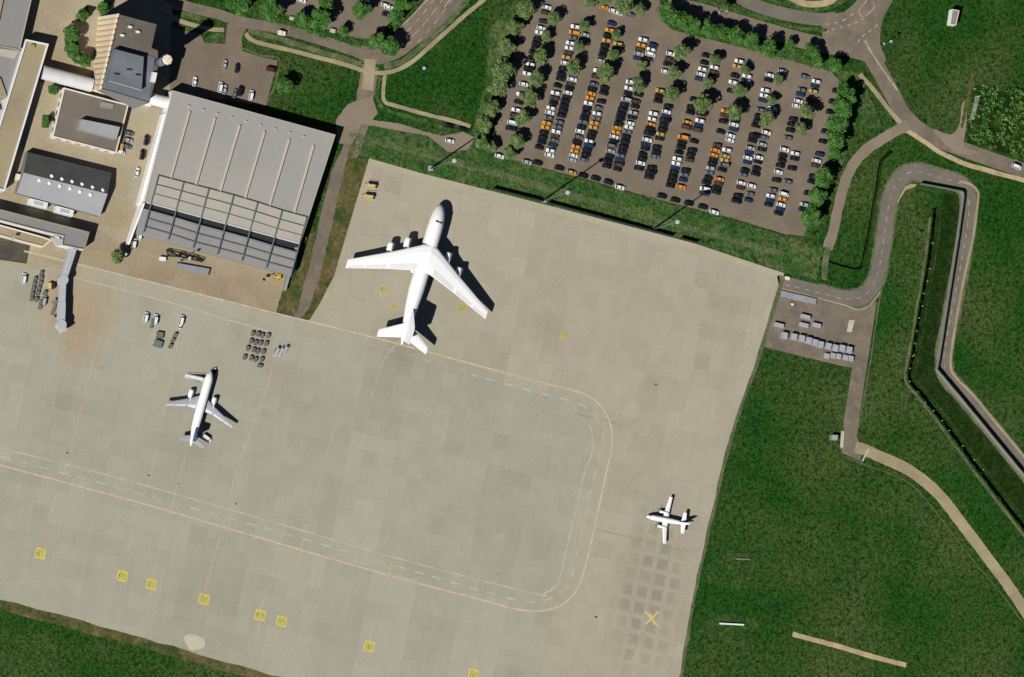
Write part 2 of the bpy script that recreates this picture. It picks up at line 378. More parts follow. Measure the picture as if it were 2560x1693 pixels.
def dashes(name, pts, w, on, off, m_, n=6, side=0.0, z=None):
    if n: pts = smooth_px(pts, n)
    if z is None:
        L_, R_ = ribbon_pts(pts, w); sh_ = [(-R_[i]+L_[i]).normalized()*side for i in range(len(L_))]
        z = alloc([a+c for a, c in zip(L_, sh_)]+[a+c for a, c in reversed(list(zip(R_, sh_)))])
    W_ = [P(x, y) for x, y in pts]; mb = MB(); t = 0; d_on = True; left = on; cur = W_[0]
    i = 0
    while i < len(W_)-1:
        seg = W_[i+1]-cur; L = seg.length
        if L < 1e-6: i += 1; cur = W_[i]; continue
        d = seg/L; st = min(L, left); nx = cur+d*st
        if d_on:
            nn = Vector((-d.y, d.x, 0))
            q = [cur+nn*(side-w/2), nx+nn*(side-w/2), nx+nn*(side+w/2), cur+nn*(side+w/2)]
            mb.add([(v.x, v.y, z) for v in q], [(0, 1, 2, 3)])
        left -= st; cur = nx
        if left <= 1e-6: d_on = not d_on; left = on if d_on else off
        if st >= L-1e-6: i += 1; cur = W_[i]
    return tag(mb.build(name, m_), kind='structure')
def C(ox, oy, s=4.9): return lambda *p: [(ox+p[i]/s, oy+p[i+1]/s) for i in range(0, len(p), 2)]
c1 = C(0, 0); c2 = C(400, 0); c3 = C(800, 0); c4 = C(0, 300); c5 = C(400, 200); c6 = C(0, 580); c7 = C(400, 480); c8 = C(840, 280)
A_ = C(1200, 0); B_ = C(1640, 0); N3 = C(2080, 0); C_ = C(1200, 280); D_ = C(1640, 280); N6 = C(2080, 280); N7 = C(1900, 580); N8 = C(2080, 860)
b6 = C(0, 1340, 3.12); b7 = C(720, 1300, 3.12); b8 = C(1400, 1340, 3.12); t1_ = C(0, 1080, 4.127); t2_ = C(1250, 940, 4.127); t3_ = C(2050, 1080, 4.125); t4_ = C(440, 0, 4.127)
OV = C(0, 0, 1/1.0797)
def ordi(n):
    w = ['first', 'second', 'third', 'fourth', 'fifth', 'sixth', 'seventh', 'eighth', 'ninth', 'tenth', 'eleventh', 'twelfth', 'thirteenth', 'fourteenth', 'fifteenth', 'sixteenth', 'seventeenth', 'eighteenth', 'nineteenth', 'twentieth']
    if n <= 20: return w[n-1]
    return {2: 'twenty', 3: 'thirty', 4: 'forty'}[n//10]+'-'+w[n % 10-1] if n % 10 else {3: 'thirtieth', 4: 'fortieth'}[n//10]
def kids(o): return [c for c in bpy.data.objects if c.parent == o]
def copy_tree(o, ch=None, parent=None):
    c = o.copy(); COL.objects.link(c); c.parent = parent
    for q in (ch if ch is not None else kids(o)): copy_tree(q, None, c)
    return c

# ------------------------------------------------------------------ ground, with real ditches
ditch_mid = smooth_px([(2339, 520), (2341, 545), (2326, 660), (2308, 764), (2288, 886), (2279, 946), (2310, 986), (2366, 1058), (2457, 1180), (2560, 1312), (2620, 1390)], 4)
wall_px = N6(1075, 885, 1570, 978, 1592, 1005, 1590, 1060, 1520, 1560)+[(2343, 900), (2338, 925), (2386, 982), (2549, 1180), (2640, 1292)]
thin_px = smooth_px([(2231, 376), (2206, 400), (2200, 423), (2190, 484), (2170, 600), (2163, 631), (2157, 660), (2145, 669), (2104, 661), (2043, 643), (1941, 620), (1880, 602), (1810, 583)], 4)
def ditch_cut(pts, w, depth, name, m_, steep=.3):
    L, Rr = ribbon_pts(pts, w, .15); k = len(L)
    vs = [(v.x, v.y, 0) for v in L]+[(v.x, v.y, 0) for v in Rr]
    mid = [(l.lerp(r, .5).x, l.lerp(r, .5).y, -depth+random.uniform(-.1, .1)) for l, r in zip(L, Rr)]
    vs += mid
    fs = [(2*k+i, 2*k+i+1, i+1, i) for i in range(k-1)]+[(k+i, k+i+1, 2*k+i+1, 2*k+i) for i in range(k-1)]
    fs += [(k, 2*k, 0), (k-1, 3*k-1, 2*k-1)]
    me = bpy.data.meshes.new(name); me.from_pydata(vs, [], fs)
    bm = bmesh.new(); bm.from_mesh(me); bmesh.ops.recalc_face_normals(bm, faces=bm.faces)
    if sum(f.normal.z for f in bm.faces) < 0: bmesh.ops.reverse_faces(bm, faces=bm.faces)
    bm.to_mesh(me); bm.free()
    tag(link(name, me, m_), kind='structure')
    return L+list(reversed(Rr))
h1 = ditch_cut(ditch_mid, 3.9, 4.2, 'ditch', GDARK)
h2 = ditch_cut(thin_px, 1.9, 1.8, 'ditch', GDARK)
G = 3000.0
big = [Vector((-G, -G, 0)), Vector((G, -G, 0)), Vector((G, G, 0)), Vector((-G, G, 0))]
loops = [big, h1, h2]; tr = tessellate_polygon(loops); vs = [(v.x, v.y, 0) for lp in loops for v in lp]
me = bpy.data.meshes.new('ground'); me.from_pydata(vs, [], orient(vs, tr)); me.update()
tag(link('ground', me, GRASS), kind='structure')

# rough grass bands
sheet('embankment_grass', [(860, 318), (905, 305), (1000, 318), (1110, 348), (1240, 385), (1330, 415), (1960, 590), (2060, 618), (2040, 700), (1962, 682), (1740, 608), (1230, 478), (1040, 430), (925, 398), (880, 385)], GRASS2, rough=2)
sheet('embankment_track', [(905, 338), (1060, 372), (1240, 425), (1330, 452), (1500, 500), (1960, 628), (1960, 642), (1500, 517), (1330, 470), (1240, 444), (1060, 392), (905, 354)], GDRY, rough=1.8)
sheet('grass_bank', [(1290, 5), (1225, 70), (1215, 200), (1190, 300), (1180, 330), (1230, 400), (1250, 380), (1215, 330), (1290, 110), (1330, 10)], GRASS2, rough=3)
strip('grass_verge', B_(120, 100, 400, 330, 900, 430, 1300, 590, 1750, 700, 2200, 850), 6.0, GRASS2, jit=.5)
sheet('grass_verge', N3(60, 870, 330, 880, 620, 1560, 200, 1568, 40, 1200), GRASS2, rough=2)
sheet('grass_verge', [(2095, 180), (2130, 190), (2150, 260), (2110, 400), (2060, 560), (2030, 560), (2060, 400), (2110, 260)], GRASS2, rough=2)
sheet('dark_vegetation', [(2353, 520), (2353, 560), (2337, 665), (2319, 767), (2299, 888), (2291, 942), (2319, 979), (2376, 1052), (2467, 1173), (2568, 1303), (2640, 1395), (2660, 1300), (2549, 1185), (2386, 985), (2335, 930), (2343, 890), (2388, 600), (2402, 490), (2360, 482)], GDARK, rough=.6)
strip('grass_verge', [(2326, 545), (2311, 660), (2293, 764), (2273, 886), (2263, 950), (2298, 997), (2353, 1069), (2444, 1190), (2547, 1322), (2610, 1400)], 1.3, GDRY, jit=.3)

# hard ground
APRON = [(-60, 640), (80, 672), (180, 658), (440, 722), (690, 787), (756, 801), (774, 800), (800, 758), (835, 690), (923, 396), (1052, 433), (1230, 478), (1500, 547), (1740, 610), (1960, 683), (1938, 745), (1900, 875), (1825, 1090), (1771, 1317), (1733, 1490), (1711, 1620), (1690, 1760), (930, 1760), (685, 1691), (465, 1628), (248, 1568), (0, 1503), (-60, 1486)]
YARDP = [(-60, -60), (240, -60), (300, -40), (450, -20), (448, 30), (440, 60), (430, 225), (415, 260), (440, 420), (330, 640), (300, 690), (180, 668), (80, 676), (-60, 650)]
sheet('yard', YARDP, YARD)
sheet('hangar_yard', [(218, 560), (300, 605), (330, 560), (745, 650), (730, 700), (690, 790), (440, 724), (180, 660), (205, 620)], TANY)
strip('service_road', [(925, 165), (915, 230), (905, 285), (880, 370), (850, 440), (820, 560), (790, 690), (756, 760), (735, 808)], 8.0, ROAD, jit=.3, w2=9)
sheet('brown_verge', [(905, 300), (880, 395), (925, 396), (838, 690), (800, 758), (774, 801), (750, 800), (772, 770), (800, 690), (830, 560), (858, 440), (878, 350), (888, 300)], GBROWN, rough=1.5)
sheet('brown_verge', [(748, 660), (735, 700), (706, 725), (688, 788), (735, 797), (748, 760), (762, 700), (780, 640), (790, 580), (768, 585)], GBROWN, rough=1.5)
sheet('forecourt', [(840, 300), (870, 260), (930, 240), (945, 285), (930, 300), (1000, 310), (1100, 340), (1160, 330), (1190, 345), (1170, 375), (1120, 380), (1070, 340), (960, 320), (905, 310), (880, 360), (842, 360)], TRACK, rough=1.2)
sheet('apron', APRON, CONC)
sheet('apron_kerb_strip', [(923, 396), (1052, 433), (1230, 478), (1500, 547), (1740, 610), (1960, 683), (1957, 697), (1737, 624), (1497, 561), (1226, 492), (1048, 447), (920, 410)], EDGEC)
# stains, patches
for pts, m_ in (([(460, 1592), (480, 1586), (508, 1597), (512, 1614), (498, 1624), (478, 1625), (466, 1612)], PALEP),
                ):
    sheet('concrete_patch', pts, m_, smooth=4, rough=.7)
U = (P(1740, 608)-P(1230, 478)).normalized(); V = Vector((-U.y, U.x, 0))
def slabs_at(px, py, cols, rows, skip, m_, name='dark_slabs'):
    o = P(px, py); mb = MB(); z = alloc([o, o+U*cols*7.4, o+U*cols*7.4-V*rows*7.4, o-V*rows*7.4])
    for i in range(cols):
        for j in range(rows):
            if (i, j) in skip: continue
            q = o+U*(i*7.4)-V*(j*7.4); s = random.uniform(4.4, 5.6)
            mb.add([(v.x, v.y, z) for v in (q, q+U*s, q+U*s-V*s, q-V*s)], [(0, 3, 2, 1)])
    return tag(mb.build(name, m_), kind='structure')
strip('tar_seam', t2_(760, 385, 1080, 460, 1330, 530), .5, DSLAB)
strip('tar_seam', [(1480, 1322), (1560, 1340), (1700, 1375)], .4, DSLAB)
# yard surfaces near the pier
sheet('dark_pad', c6(-60, 50, 0, 60, 370, 160, 325, 390, -60, 335), DARKP)
# grass beds round the tower
for q in (c1(960, 130, 1080, 60, 1100, 200, 1040, 280, 930, 250), c1(1200, 60, 1370, 20, 1320, 130, 1220, 180), c1(800, 370, 930, 340, 980, 640, 1130, 700, 1110, 830, 900, 760, 790, 540), c1(520, 1400, 640, 1420, 600, 1568, 500, 1560), c1(590, 1050, 700, 1070, 690, 1160, 600, 1150), c2(150, 100, 260, 130, 640, 240, 620, 300, 240, 200, 150, 180), c2(150, 260, 400, 300, 480, 370, 150, 380), c2(580, 440, 700, 410, 770, 420, 800, 480, 730, 550, 520, 530)):
    sheet('grass_bed', q, GRASS2, rough=1.2)

# roads top left
sheet('parking_lot', [(425, 232), (425, 60), (446, 74), (500, 84), (512, 108), (563, 110), (568, 60), (610, 40), (622, 60), (604, 95), (606, 128), (650, 142), (694, 152), (680, 205), (665, 265), (560, 250)], TARM)
sheet('parking_lot', [(640, -60), (1010, -60), (995, 20), (960, 80), (930, 100), (890, 95), (810, 72), (760, 55), (690, 25)], TARM)
strip('road', [(380, -40), (451, 10), (543, 35), (604, 55), (706, 73), (808, 102), (880, 126), (930, 140)], 4.8, ROAD)
strip('road', [(880, 120), (935, 140), (985, 122), (1015, 95), (1065, 51), (1120, -12), (1160, -60)], 6.0, ROAD, w2=16.5)
strip('pavement', [(380, 20), (445, 51), (520, 72), (560, 75)], 2.0, PATH)
strip('pavement', [(614, 84), (640, 105), (747, 131), (880, 167), (905, 176), (963, 182), (1024, 159), (1106, 88), (1160, 40), (1208, 0), (1250, -40)], 2.0, PATH, jit=.1)
strip('pavement', [(963, 182), (959, 215), (958, 245), (966, 258), (984, 263), (1065, 286), (1130, 302), (1176, 316)], 1.8, PATH, jit=.1)
strip('pavement', [(925, 148), (922, 190), (918, 225)], 5.5, PATH)
strip('grass_verge', [(620, 76), (700, 98), (800, 130), (905, 160)], 2.4, GDRY, jit=.3)
strip('grass_verge', [(960, 168), (1015, 148), (1095, 78), (1150, 22), (1190, -30)], 2.6, GDRY, jit=.4)
strip('grass_verge', [(600, 118), (650, 138), (698, 148), (690, 200), (668, 262)], .6, GDRY, jit=.1)
strip('grass_verge', [(948, 190), (944, 250), (975, 280), (1060, 302), (1110, 320)], 2.0, GRASS2, jit=.4)
for k, (a, b) in enumerate((((1008, 62), (1076, -8)), ((1110, 20), (1150, -40)))):
    strip('road_edge_line', [a, b], .5, LROAD)
dashes('lane_line', [(1030, 92), (1060, 60), (1110, -5), (1150, -60)], .35, 3, 3, LROAD, side=3.4)
dashes('lane_line', [(1030, 92), (1060, 60), (1110, -5), (1150, -60)], .35, 5, 2, LROAD, side=0)
dashes('lane_line', [(1030, 92), (1060, 60), (1110, -5), (1150, -60)], .35, 3, 3, LROAD, side=-3.6)

# car park and roads top right
CARP = [(1345, -60), (1318, 20), (1290, 120), (1262, 220), (1240, 300), (1228, 360), (1240, 385), (1300, 405), (1480, 452), (1650, 500), (1830, 545), (1960, 585), (2008, 590), (2030, 545), (2055, 460), (2080, 350), (2090, 270), (2098, 200), (2075, 178), (1990, 155), (1900, 130), (1800, 105), (1680, 75), (1655, 50), (1640, -60)]
sheet('car_park', CARP, TARM, rough=.6)
strip('road', [(1660, -60), (1700, 10), (1760, 30), (1900, 72), (2020, 105), (2090, 118), (2140, 120)], 7.5, ROAD)
strip('road', [(1790, -50), (1860, 0), (1940, 30), (2040, 48), (2090, 45)], 6.0, UROAD)
sheet('road_junction', [(2060, 40), (2110, 30), (2150, -10), (2170, -60), (2240, -60), (2232, 0), (2208, 45), (2200, 110), (2215, 150), (2190, 160), (2150, 150), (2100, 135), (2060, 110)], ROAD, smooth=3)
strip('median_grass', B_(380, -40, 600, 10, 900, 110, 1300, 210, 1700, 330, 2100, 375), 1.8, GRASS2, jit=.3)
sheet('grass_island', B_(1280, -60, 1500, 40, 1840, 140, 2050, 130, 2250, 60, 2330, -60), GRASS2, smooth=3)
strip('pavement', B_(1600, -60, 1800, 40, 2000, 50, 2150, 10, 2200, -60), 3.0, PALE)
strip('road', [(2150, 100), (2183, 150), (2225, 225), (2262, 290), (2320, 338), (2420, 378), (2600, 440), (2700, 470)], 8.5, ROAD, w2=6.5)
strip('pavement', N3(340, 910, 500, 1090, 700, 1350, 830, 1500, 900, 1600), 2.2, PATH, jit=.15)
dashes('lane_line', N3(-80, 400, 0, 365, 120, 330, 260, 290, 420, 210), .5, 1.6, 2.2, LROAD)
dashes('lane_line', N3(-80, 300, 40, 280, 130, 255, 260, 170), .5, 2.0, 2.4, LROAD)
strip('lane_line', N3(450, -60, 400, 40, 330, 130, 375, 205, 480, 140, 520, 60, 480, 20), .45, LROAD)
dashes('lane_line', N3(560, 300, 440, 400, 370, 450, 280, 560), .5, 2.2, 1.6, LROAD)
strip('road_centre_line', N3(405, 500, 480, 640, 640, 880, 800, 1110), .8, LROAD)
strip('pavement', N6(880, 215, 1000, 280, 1300, 480, 1500, 580, 1700, 660, 2352, 840, 2700, 940), 2.2, PALE, jit=.15)
strip('road', [(2270, 312), (2215, 342), (2162, 378), (2125, 425), (2100, 500), (2082, 580), (2068, 622)], 5.0, TRACK, jit=.2)
strip('pavement', [(2068, 618), (2064, 650), (2060, 700)], 3.0, GDRY, jit=.4)
sheet('road_junction', N6(1230, 210, 1450, 280, 1560, 150, 1590, -100, 1650, -100, 1640, 200, 1620, 420, 1800, 500, 1500, 500), TRACK, smooth=3)
strip('verge', N3(1720, 900, 1690, 1100, 1640, 1300, 1590, 1568), 1.6, GBROWN, jit=.3)
U_CL = [(1948, 709), (1961, 711), (2043, 731), (2104, 746), (2147, 745), (2178, 722), (2197, 672), (2212, 580), (2223, 504), (2239, 462), (2262, 438), (2290, 430), (2345, 443), (2396, 458), (2416, 478), (2422, 505), (2419, 560), (2402, 660), (2364, 860), (2361, 915), (2370, 945), (2406, 985), (2468, 1058), (2560, 1172), (2680, 1320)]
strip('grass_verge', [(x, y) for x, y in U_CL[2:]], 9.4, GDRY, jit=.25)
strip('service_road', U_CL, 7.4, UROAD)
strip('pavement', N6(1560, 850, 1700, 890, 1780, 970, 1790, 1060, 1760, 1300, 1720, 1568)+[(2405, 720), (2381, 860), (2377, 920), (2395, 950), (2430, 985), (2492, 1060), (2585, 1172)], 1.2, PATH)
dashes('road_centre_line', U_CL[1:], .35, 2.4, 2.8, LROAD)
# parking pad
sheet('parking_pad', [(1937, 745), (1952, 724), (2100, 765), (2140, 774), (2178, 760), (2192, 752), (2185, 800), (2160, 960), (2140, 1100), (2112, 1105), (2108, 1060), (2130, 920), (2104, 915), (1910, 868), (1905, 860)], ROAD)
sheet('parking_pad', N8(150, 1050, 300, 1130, 350, 1230, 350, 1440, 130, 1340, 100, 1270), ROAD)
strip('kerb', N7(270, 700, 700, 810, 1040, 900, 1160, 945, 1280, 940, 1380, 860, 1470, 740), .7, PATH)
strip('grass_verge', N7(1490, 700, 1440, 960, 1380, 1400, 1300, 1900, 1200, 2400), .8, GDRY, jit=.15)
strip('track', [(2138, 1118), (2165, 1126), (2200, 1142), (2262, 1170), (2310, 1203), (2350, 1240), (2395, 1297), (2440, 1357), (2516, 1458), (2560, 1524), (2640, 1650)], 5.4, PATH, jit=.15)
strip('grass_verge', [(2110, 1140), (2150, 1158), (2250, 1195), (2300, 1232), (2370, 1320), (2440, 1410), (2500, 1480), (2560, 1560), (2620, 1640)], .5, GDRY, jit=.12)
strip('stop_line', N8(448, 1285, 368, 1440), .7, PALEP)
sheet('concrete_patch', N7(1090, 1080, 1160, 1080, 1120, 1230, 1060, 1225), PALEP)
strip('gravel_path', b8(1815, 765, 1900, 790, 2050, 830, 2200, 870, 2400, 930, 2700, 1010), 2.3, PALE, jit=.15)
sheet('gravel_curve', N6(860, 975, 900, 910, 960, 885, 1040, 890, 1010, 920, 900, 960, 830, 1060, 805, 1120, 800, 1100), PALE)
sheet('worn_grass', b8(1180, 640, 1300, 610, 1500, 640, 1560, 700, 1450, 770, 1200, 760, 1150, 700), WORN, smooth=3, rough=2.5)
sheet('worn_grass', b8(1250, 150, 1500, 140, 1520, 220, 1450, 400, 1300, 420, 1120, 300), WORN, smooth=3, rough=3)
strip('worn_grass', [(-40, 1500), (248, 1577), (465, 1638), (700, 1706)], 4.5, GBROWN, jit=.6)
strip('worn_grass', [(1956, 700), (1900, 885), (1828, 1095), (1775, 1317), (1737, 1490), (1714, 1620), (1700, 1700)], 1.6, GDRY, jit=.5)

# apron markings
OUT = [(-40, 1148), (0, 1163), (330*1.0797, 1165*1.0797), (700*1.0797, 1275*1.0797), (1242, 1515)]
taxi = [(-40, 1152), (0, 1163), (150, 1203), (356, 1259), (560, 1318), (756, 1376), (1000, 1446), (1226, 1506), (1280, 1521), (1340, 1528), (1400, 1515), (1440, 1478), (1462, 1420), (1486, 1320), (1508, 1215), (1527, 1132), (1531, 1090), (1519, 1042), (1486, 1000), (1436, 977), (1330, 951), (1187, 912), (1000, 861), (823, 816), (686, 783), (480, 731), (180, 657), (60, 628)]
strip('taxiway_line', taxi, .75, LCREAM)
inner = [(-40, 1110), (0, 1120), (200, 1170), (360, 1213), (560, 1270), (720, 1316), (983, 1393), (1326, 1482), (1362, 1482), (1388, 1466), (1404, 1430), (1414, 1380), (1440, 1275), (1462, 1180), (1478, 1140), (1482, 1105), (1476, 1070), (1460, 1050), (1441, 1038)]
strip('taxiway_line', inner, .55, LWHITE)
cdash = [(-40, 1130), (0, 1141), (356, 1236), (756, 1347), (1240, 1487), (1330, 1505), (1385, 1492), (1422, 1458), (1438, 1400), (1462, 1298), (1484, 1198), (1503, 1125), (1507, 1090), (1498, 1055), (1474, 1024), (1430, 1004), (1320, 975), (1180, 937)]
dashes('taxiway_line', cdash, .65, 4.6, 4.6, LWHITE)
strip('apron_line', [(184, 694), (298, 723), (480, 772), (560, 797), (682, 831)], .45, LCREAM)
strip('apron_line', c6(1700, 770, 1650, 960, 1720, 1000), .3, LPINK, n=0)
strip('apron_line', [(183, 694), (215, 703)], .3, LPINK)
dashes('apron_line', [(830, 836), (1000, 882), (1187, 936)], .3, 4, 5, LWHITE)
for a in ([(306, 1428), (355, 1253), (388, 1140), (440, 880), (455, 800)], [(378, 1449), (428, 1270), (470, 1115), (512, 960)], [(510, 1486), (560, 1300), (600, 1150), (670, 960), (690, 850)],
          [(650, 1526), (690, 1400), (720, 1310)], [(704, 1542), (752, 1370), (790, 1230), (850, 1020)], [(923, 1604), (955, 1480), (972, 1435), (990, 1360)], [(1184, 1673), (1225, 1507), (1245, 1440)],
          [(101, 1372), (150, 1210), (180, 1110), (240, 880), (270, 770)], [(1400, 1180), (1360, 1010), (1350, 960)], [(1010, 840), (960, 900), (930, 990)]):
    strip('lead_in_line', a, .42, LPINK)
for a in ([(306, 1452), (298, 1490)], [(378, 1474), (366, 1510)], [(510, 1511), (497, 1560)], [(650, 1550), (640, 1596)], [(704, 1567), (692, 1610)], [(923, 1629), (913, 1672)], [(101, 1398), (90, 1440)], [(1571, 1073), (1556, 1120)], [(1180, 700), (1220, 720)]):
    strip('lead_in_line', a, .3, LPINK, n=0)
# stand boxes: yellow panel with border and worn dark strokes (the figures are unreadable in the photo)
def stand_box(px, py, sz=4.9, worn=False, rotx=0):
    o = P(px, py); mb = MB(); z = alloc([o+U*sz*.6, o+V*sz*.6, o-U*sz*.6, o-V*sz*.6])
    def q(x0, x1, y0, y1, mi, zz):
        mb.add([((o+U*x+V*y).x, (o+U*x+V*y).y, zz) for x, y in ((x0, y0), (x1, y0), (x1, y1), (x0, y1))], [(0, 1, 2, 3)], mi)
    h = sz/2
    q(-h, h, -h, h, 0, z)
    if True:
        vv = random.choice(((), ((-1.7, -1.1, -.2, .2),), ((.0, .4, -1.2, .2),)))
        sc_ = sz/4.9
        for x0, x1, y0, y1 in (tuple(e*sc_ for e in q_) for q_ in ((-1.7, -1.1, -1.6, 1.5), (-.6, -.1, -1.6, 1.5), (.5, 1.0, -.2, 1.5), (.6, 1.1, -1.6, -.8), (1.4, 1.8, -1.3, random.choice((1.3, .3))), (-1.1, -.6, .9, 1.3))+vv):
            q(x0, x1, y0, y1, 1, z+.01)
    return tag(mb.build('stand_marking', [YEL if not worn else mat('worn_yellow_paint', rgb(200, 182, 118, K), rgb(184, 172, 134, K), s1=.5, s2=2, amp=.12), OLIVE]), kind='structure')
for p in ((101, 1384), (306, 1440), (378, 1461), (510, 1498), (650, 1538), (704, 1554), (923, 1616), (1184, 1686)): stand_box(*p)
for p in ((1410, 839, 4.0), (961, 725, 4.6), (985, 768, 3.2), (1156, 770, 4.6)): stand_box(p[0], p[1], p[2], True)
for a in ((b8(665, 590, 760, 700)), (b8(770, 590, 665, 690)), (b8(700, 600, 735, 690))):
    strip('cross_marking', a, .8, YELP, n=0)
strip('lead_in_line', b8(690, 740, 640, 840, 500, 1080), .35, LPINK)
for p in ((37, 1094), (168, 1133), (159, 1192), (372, 1189), (445, 1209), (767, 1307), (987, 1364), (1245, 1434), (1345, 1037), (1640, 962), (1641, 988), (1589, 1086), (1490, 1542), (255, 920), (590, 1260)):
    sheet('oil_stain', [(p[0]+random.uniform(3, 5)*math.cos(t)*random.uniform(.6, 1.3), p[1]+3*math.sin(t)*random.uniform(.6, 1.2)) for t in [i*math.pi/4 for i in range(8)]], DSLAB if p[0] % 2 else GDRY)

# ------------------------------------------------------------------ buildings
def inset(poly, d):
    n = len(poly); out = []
    area = sum(poly[i].x*poly[(i+1) % n].y-poly[(i+1) % n].x*poly[i].y for i in range(n)); s = 1 if area > 0 else -1
    for i in range(n):
        a, b, c = poly[i-1], poly[i], poly[(i+1) % n]
        e1 = (b-a).normalized(); e2 = (c-b).normalized()
        n1 = Vector((-e1.y, e1.x, 0))*s; n2 = Vector((-e2.y, e2.x, 0))*s
        bis = n1+n2; k = max(.35, bis.length_squared/2)
        out.append(b+bis*(d/k))
    return out
def zz(poly, z): return [Vector((v.x, v.y, z)) for v in poly]
def block(root, px, h, wallm, roofm, par=.5, z0=0.0, th=.35, trim=None, wname='wall', rname='roof', foot=None):
    """wall with parapet + roof deck, both children of root; px = outline of the roof as seen in the photo"""
    top = [P(x, y, h) for x, y in px]; o = root.location
    loc = [v-Vector((o.x, o.y, 0)) for v in top]
    mb = MB(); n = len(loc); inn = inset(loc, th)
    bot = zz(loc, z0)
    for i_, q_ in (foot or {}).items():
        p_ = P(*q_)-Vector((o.x, o.y, 0)); bot[i_] = Vector((p_.x, p_.y, z0))
    vs = bot+zz(loc, h)+zz(inn, h)+zz(inn, h-par-.05)
    fs = []; ms = []
    for k in range(3):
        for i in range(n): fs.append((k*n+i, k*n+(i+1) % n, (k+1)*n+(i+1) % n, (k+1)*n+i)); ms.append(0 if k == 0 else 1)
    mb.add(vs, fs); mb.m = ms
    w = mb.build(wname, [wallm, trim or wallm], root)
    rb = MB(); rv = zz(inset(loc, th-.01), h-par); rb.add(rv, orient(rv, tessellate_polygon([rv])))
    r = rb.build(rname, roofm, root)
    return w, r, loc
def windows(root, loc, i, h0, h1, pitch, w, m_=GLASS, name='window', margin=1.5):
    """individual windows on wall edge i of outline loc, standing 4 cm proud"""
    n = len(loc); a, b = loc[i], loc[(i+1) % n]; d = (b-a); L = d.length; d.normalize()
    cen = sum(loc, Vector())/n; nn = Vector((-d.y, d.x, 0))
    if nn.dot(cen-a) > 0: nn = -nn
    k = int((L-2*margin)//pitch); mb0 = None
    for j in range(k):
        c = a+d*(margin+(L-2*margin)/k*(j+.5))
        q = MB()
        p0 = c-d*w/2+nn*.04; p1 = c+d*w/2+nn*.04
        q.add([(p0.x, p0.y, h0), (p1.x, p1.y, h0), (p1.x, p1.y, h1), (p0.x, p0.y, h1), (p0.x-nn.x*.1, p0.y-nn.y*.1, h0), (p1.x-nn.x*.1, p1.y-nn.y*.1, h0), (p1.x-nn.x*.1, p1.y-nn.y*.1, h1), (p0.x-nn.x*.1, p0.y-nn.y*.1, h1)],
              [(0, 1, 2, 3), (0, 4, 5, 1), (3, 2, 6, 7), (0, 3, 7, 4), (1, 5, 6, 2)])
        q.build(name, m_, root)
def bld(name, px, h, label, cat='building'):
    t = [P(x, y, h) for x, y in px]; c = sum(t, Vector())/len(t)
    return empty(name, (c.x, c.y, 0), label, cat)
def roofbox(root, px, h0, h1, m_, name='roof_box', taper=.1, mi2=None):
    o = root.location; mb = MB()
    t = [P(x, y, h1)-Vector((o.x, o.y, 0)) for x, y in px]
    mb.prism(zz(t, h0), zz(inset(t, taper), h1)); return mb.build(name, m_, root)

# hangar
HH = 8.0
hpx = [(432, 226), (839, 337), (751, 609), (361, 504)]
hg = bld('hangar', hpx, HH, 'very large hangar with pale grey ribbed roof and steel grid over its front', 'hangar')
w_, r_, hl = block(hg, hpx, HH, WHITEW, ROOF, par=.12, th=.25, trim=ROOFL)
ho = Vector((hg.location.x, hg.location.y, 0))
def HP(x, y, h=HH): return P(x, y, h)-ho
for a, b in (((475.5, 277), (428, 446)), ((539, 294), (490.5, 463)), ((601, 312), (551, 480)), ((663, 328), (613, 497)), ((724.5, 347), (675, 514)), ((785, 363), (736.5, 532))):
    A, B = HP(*a), HP(*b); d = (B-A).normalized(); s = Vector((d.y, -d.x, 0))*.75
    mb = MB(); z = HH-.12
    mb.add([A-s+Vector((0, 0, z-HH)), A+s+Vector((0, 0, z-HH)), B+s+Vector((0, 0, z-HH)), B-s+Vector((0, 0, z-HH)), A+d*.6+Vector((0, 0, .85)), B-d*.6+Vector((0, 0, .85))],
           [(0, 1, 4), (1, 2, 5, 4), (2, 3, 5), (3, 0, 4, 5)])
    mb.build('ridge_vent', ROOFL, hg)
cl = [(354, 520), (747, 629), (728, 691), (340, 585)]
ct = [HP(x, y, 6.6) for x, y in cl]
mb = MB(); mb.prism(zz(ct, 6.0), zz(ct, 6.6)); mb.build('canopy', ROOF2, hg)
gl = [HP(363, 503, 5.6), HP(749, 607, 5.6), HP(746, 634, 5.6), HP(354, 526, 5.6)]
mb = MB(); mb.prism(zz(gl, 5.2), zz(gl, 5.6)); mb.build('clerestory', DKM, hg)
lt = [HP(*q, 5.0) for q in ((409, 284), (414, 286), (354, 512), (347, 510))]
mb = MB(); mb.prism(zz(lt, 0), zz(lt, 5.0)); mb.build('lean_to', WHITEW, hg)
pan = [HP(*q, HH-.06) for q in ((396, 439), (770, 541), (752, 606), (379, 505))]
mb = MB(); mb.prism(zz(pan, HH-.11), zz(pan, HH-.06)); mb.build('roof_panel', mat('pale_roof_panel', rgb(190, 184, 170, K), rgb(184, 180, 170, K), s1=.1, s2=.7, amp=.05, rough=.7), hg)
mb = MB(); q = [HP(345, 582, 6.0), HP(727, 687, 6.0), HP(727.5, 685, 6.0), HP(345.5, 580, 6.0)]; mb.prism(zz(q, 0.1), zz(q, 6.0)); mb.build('door', GREYW, hg)
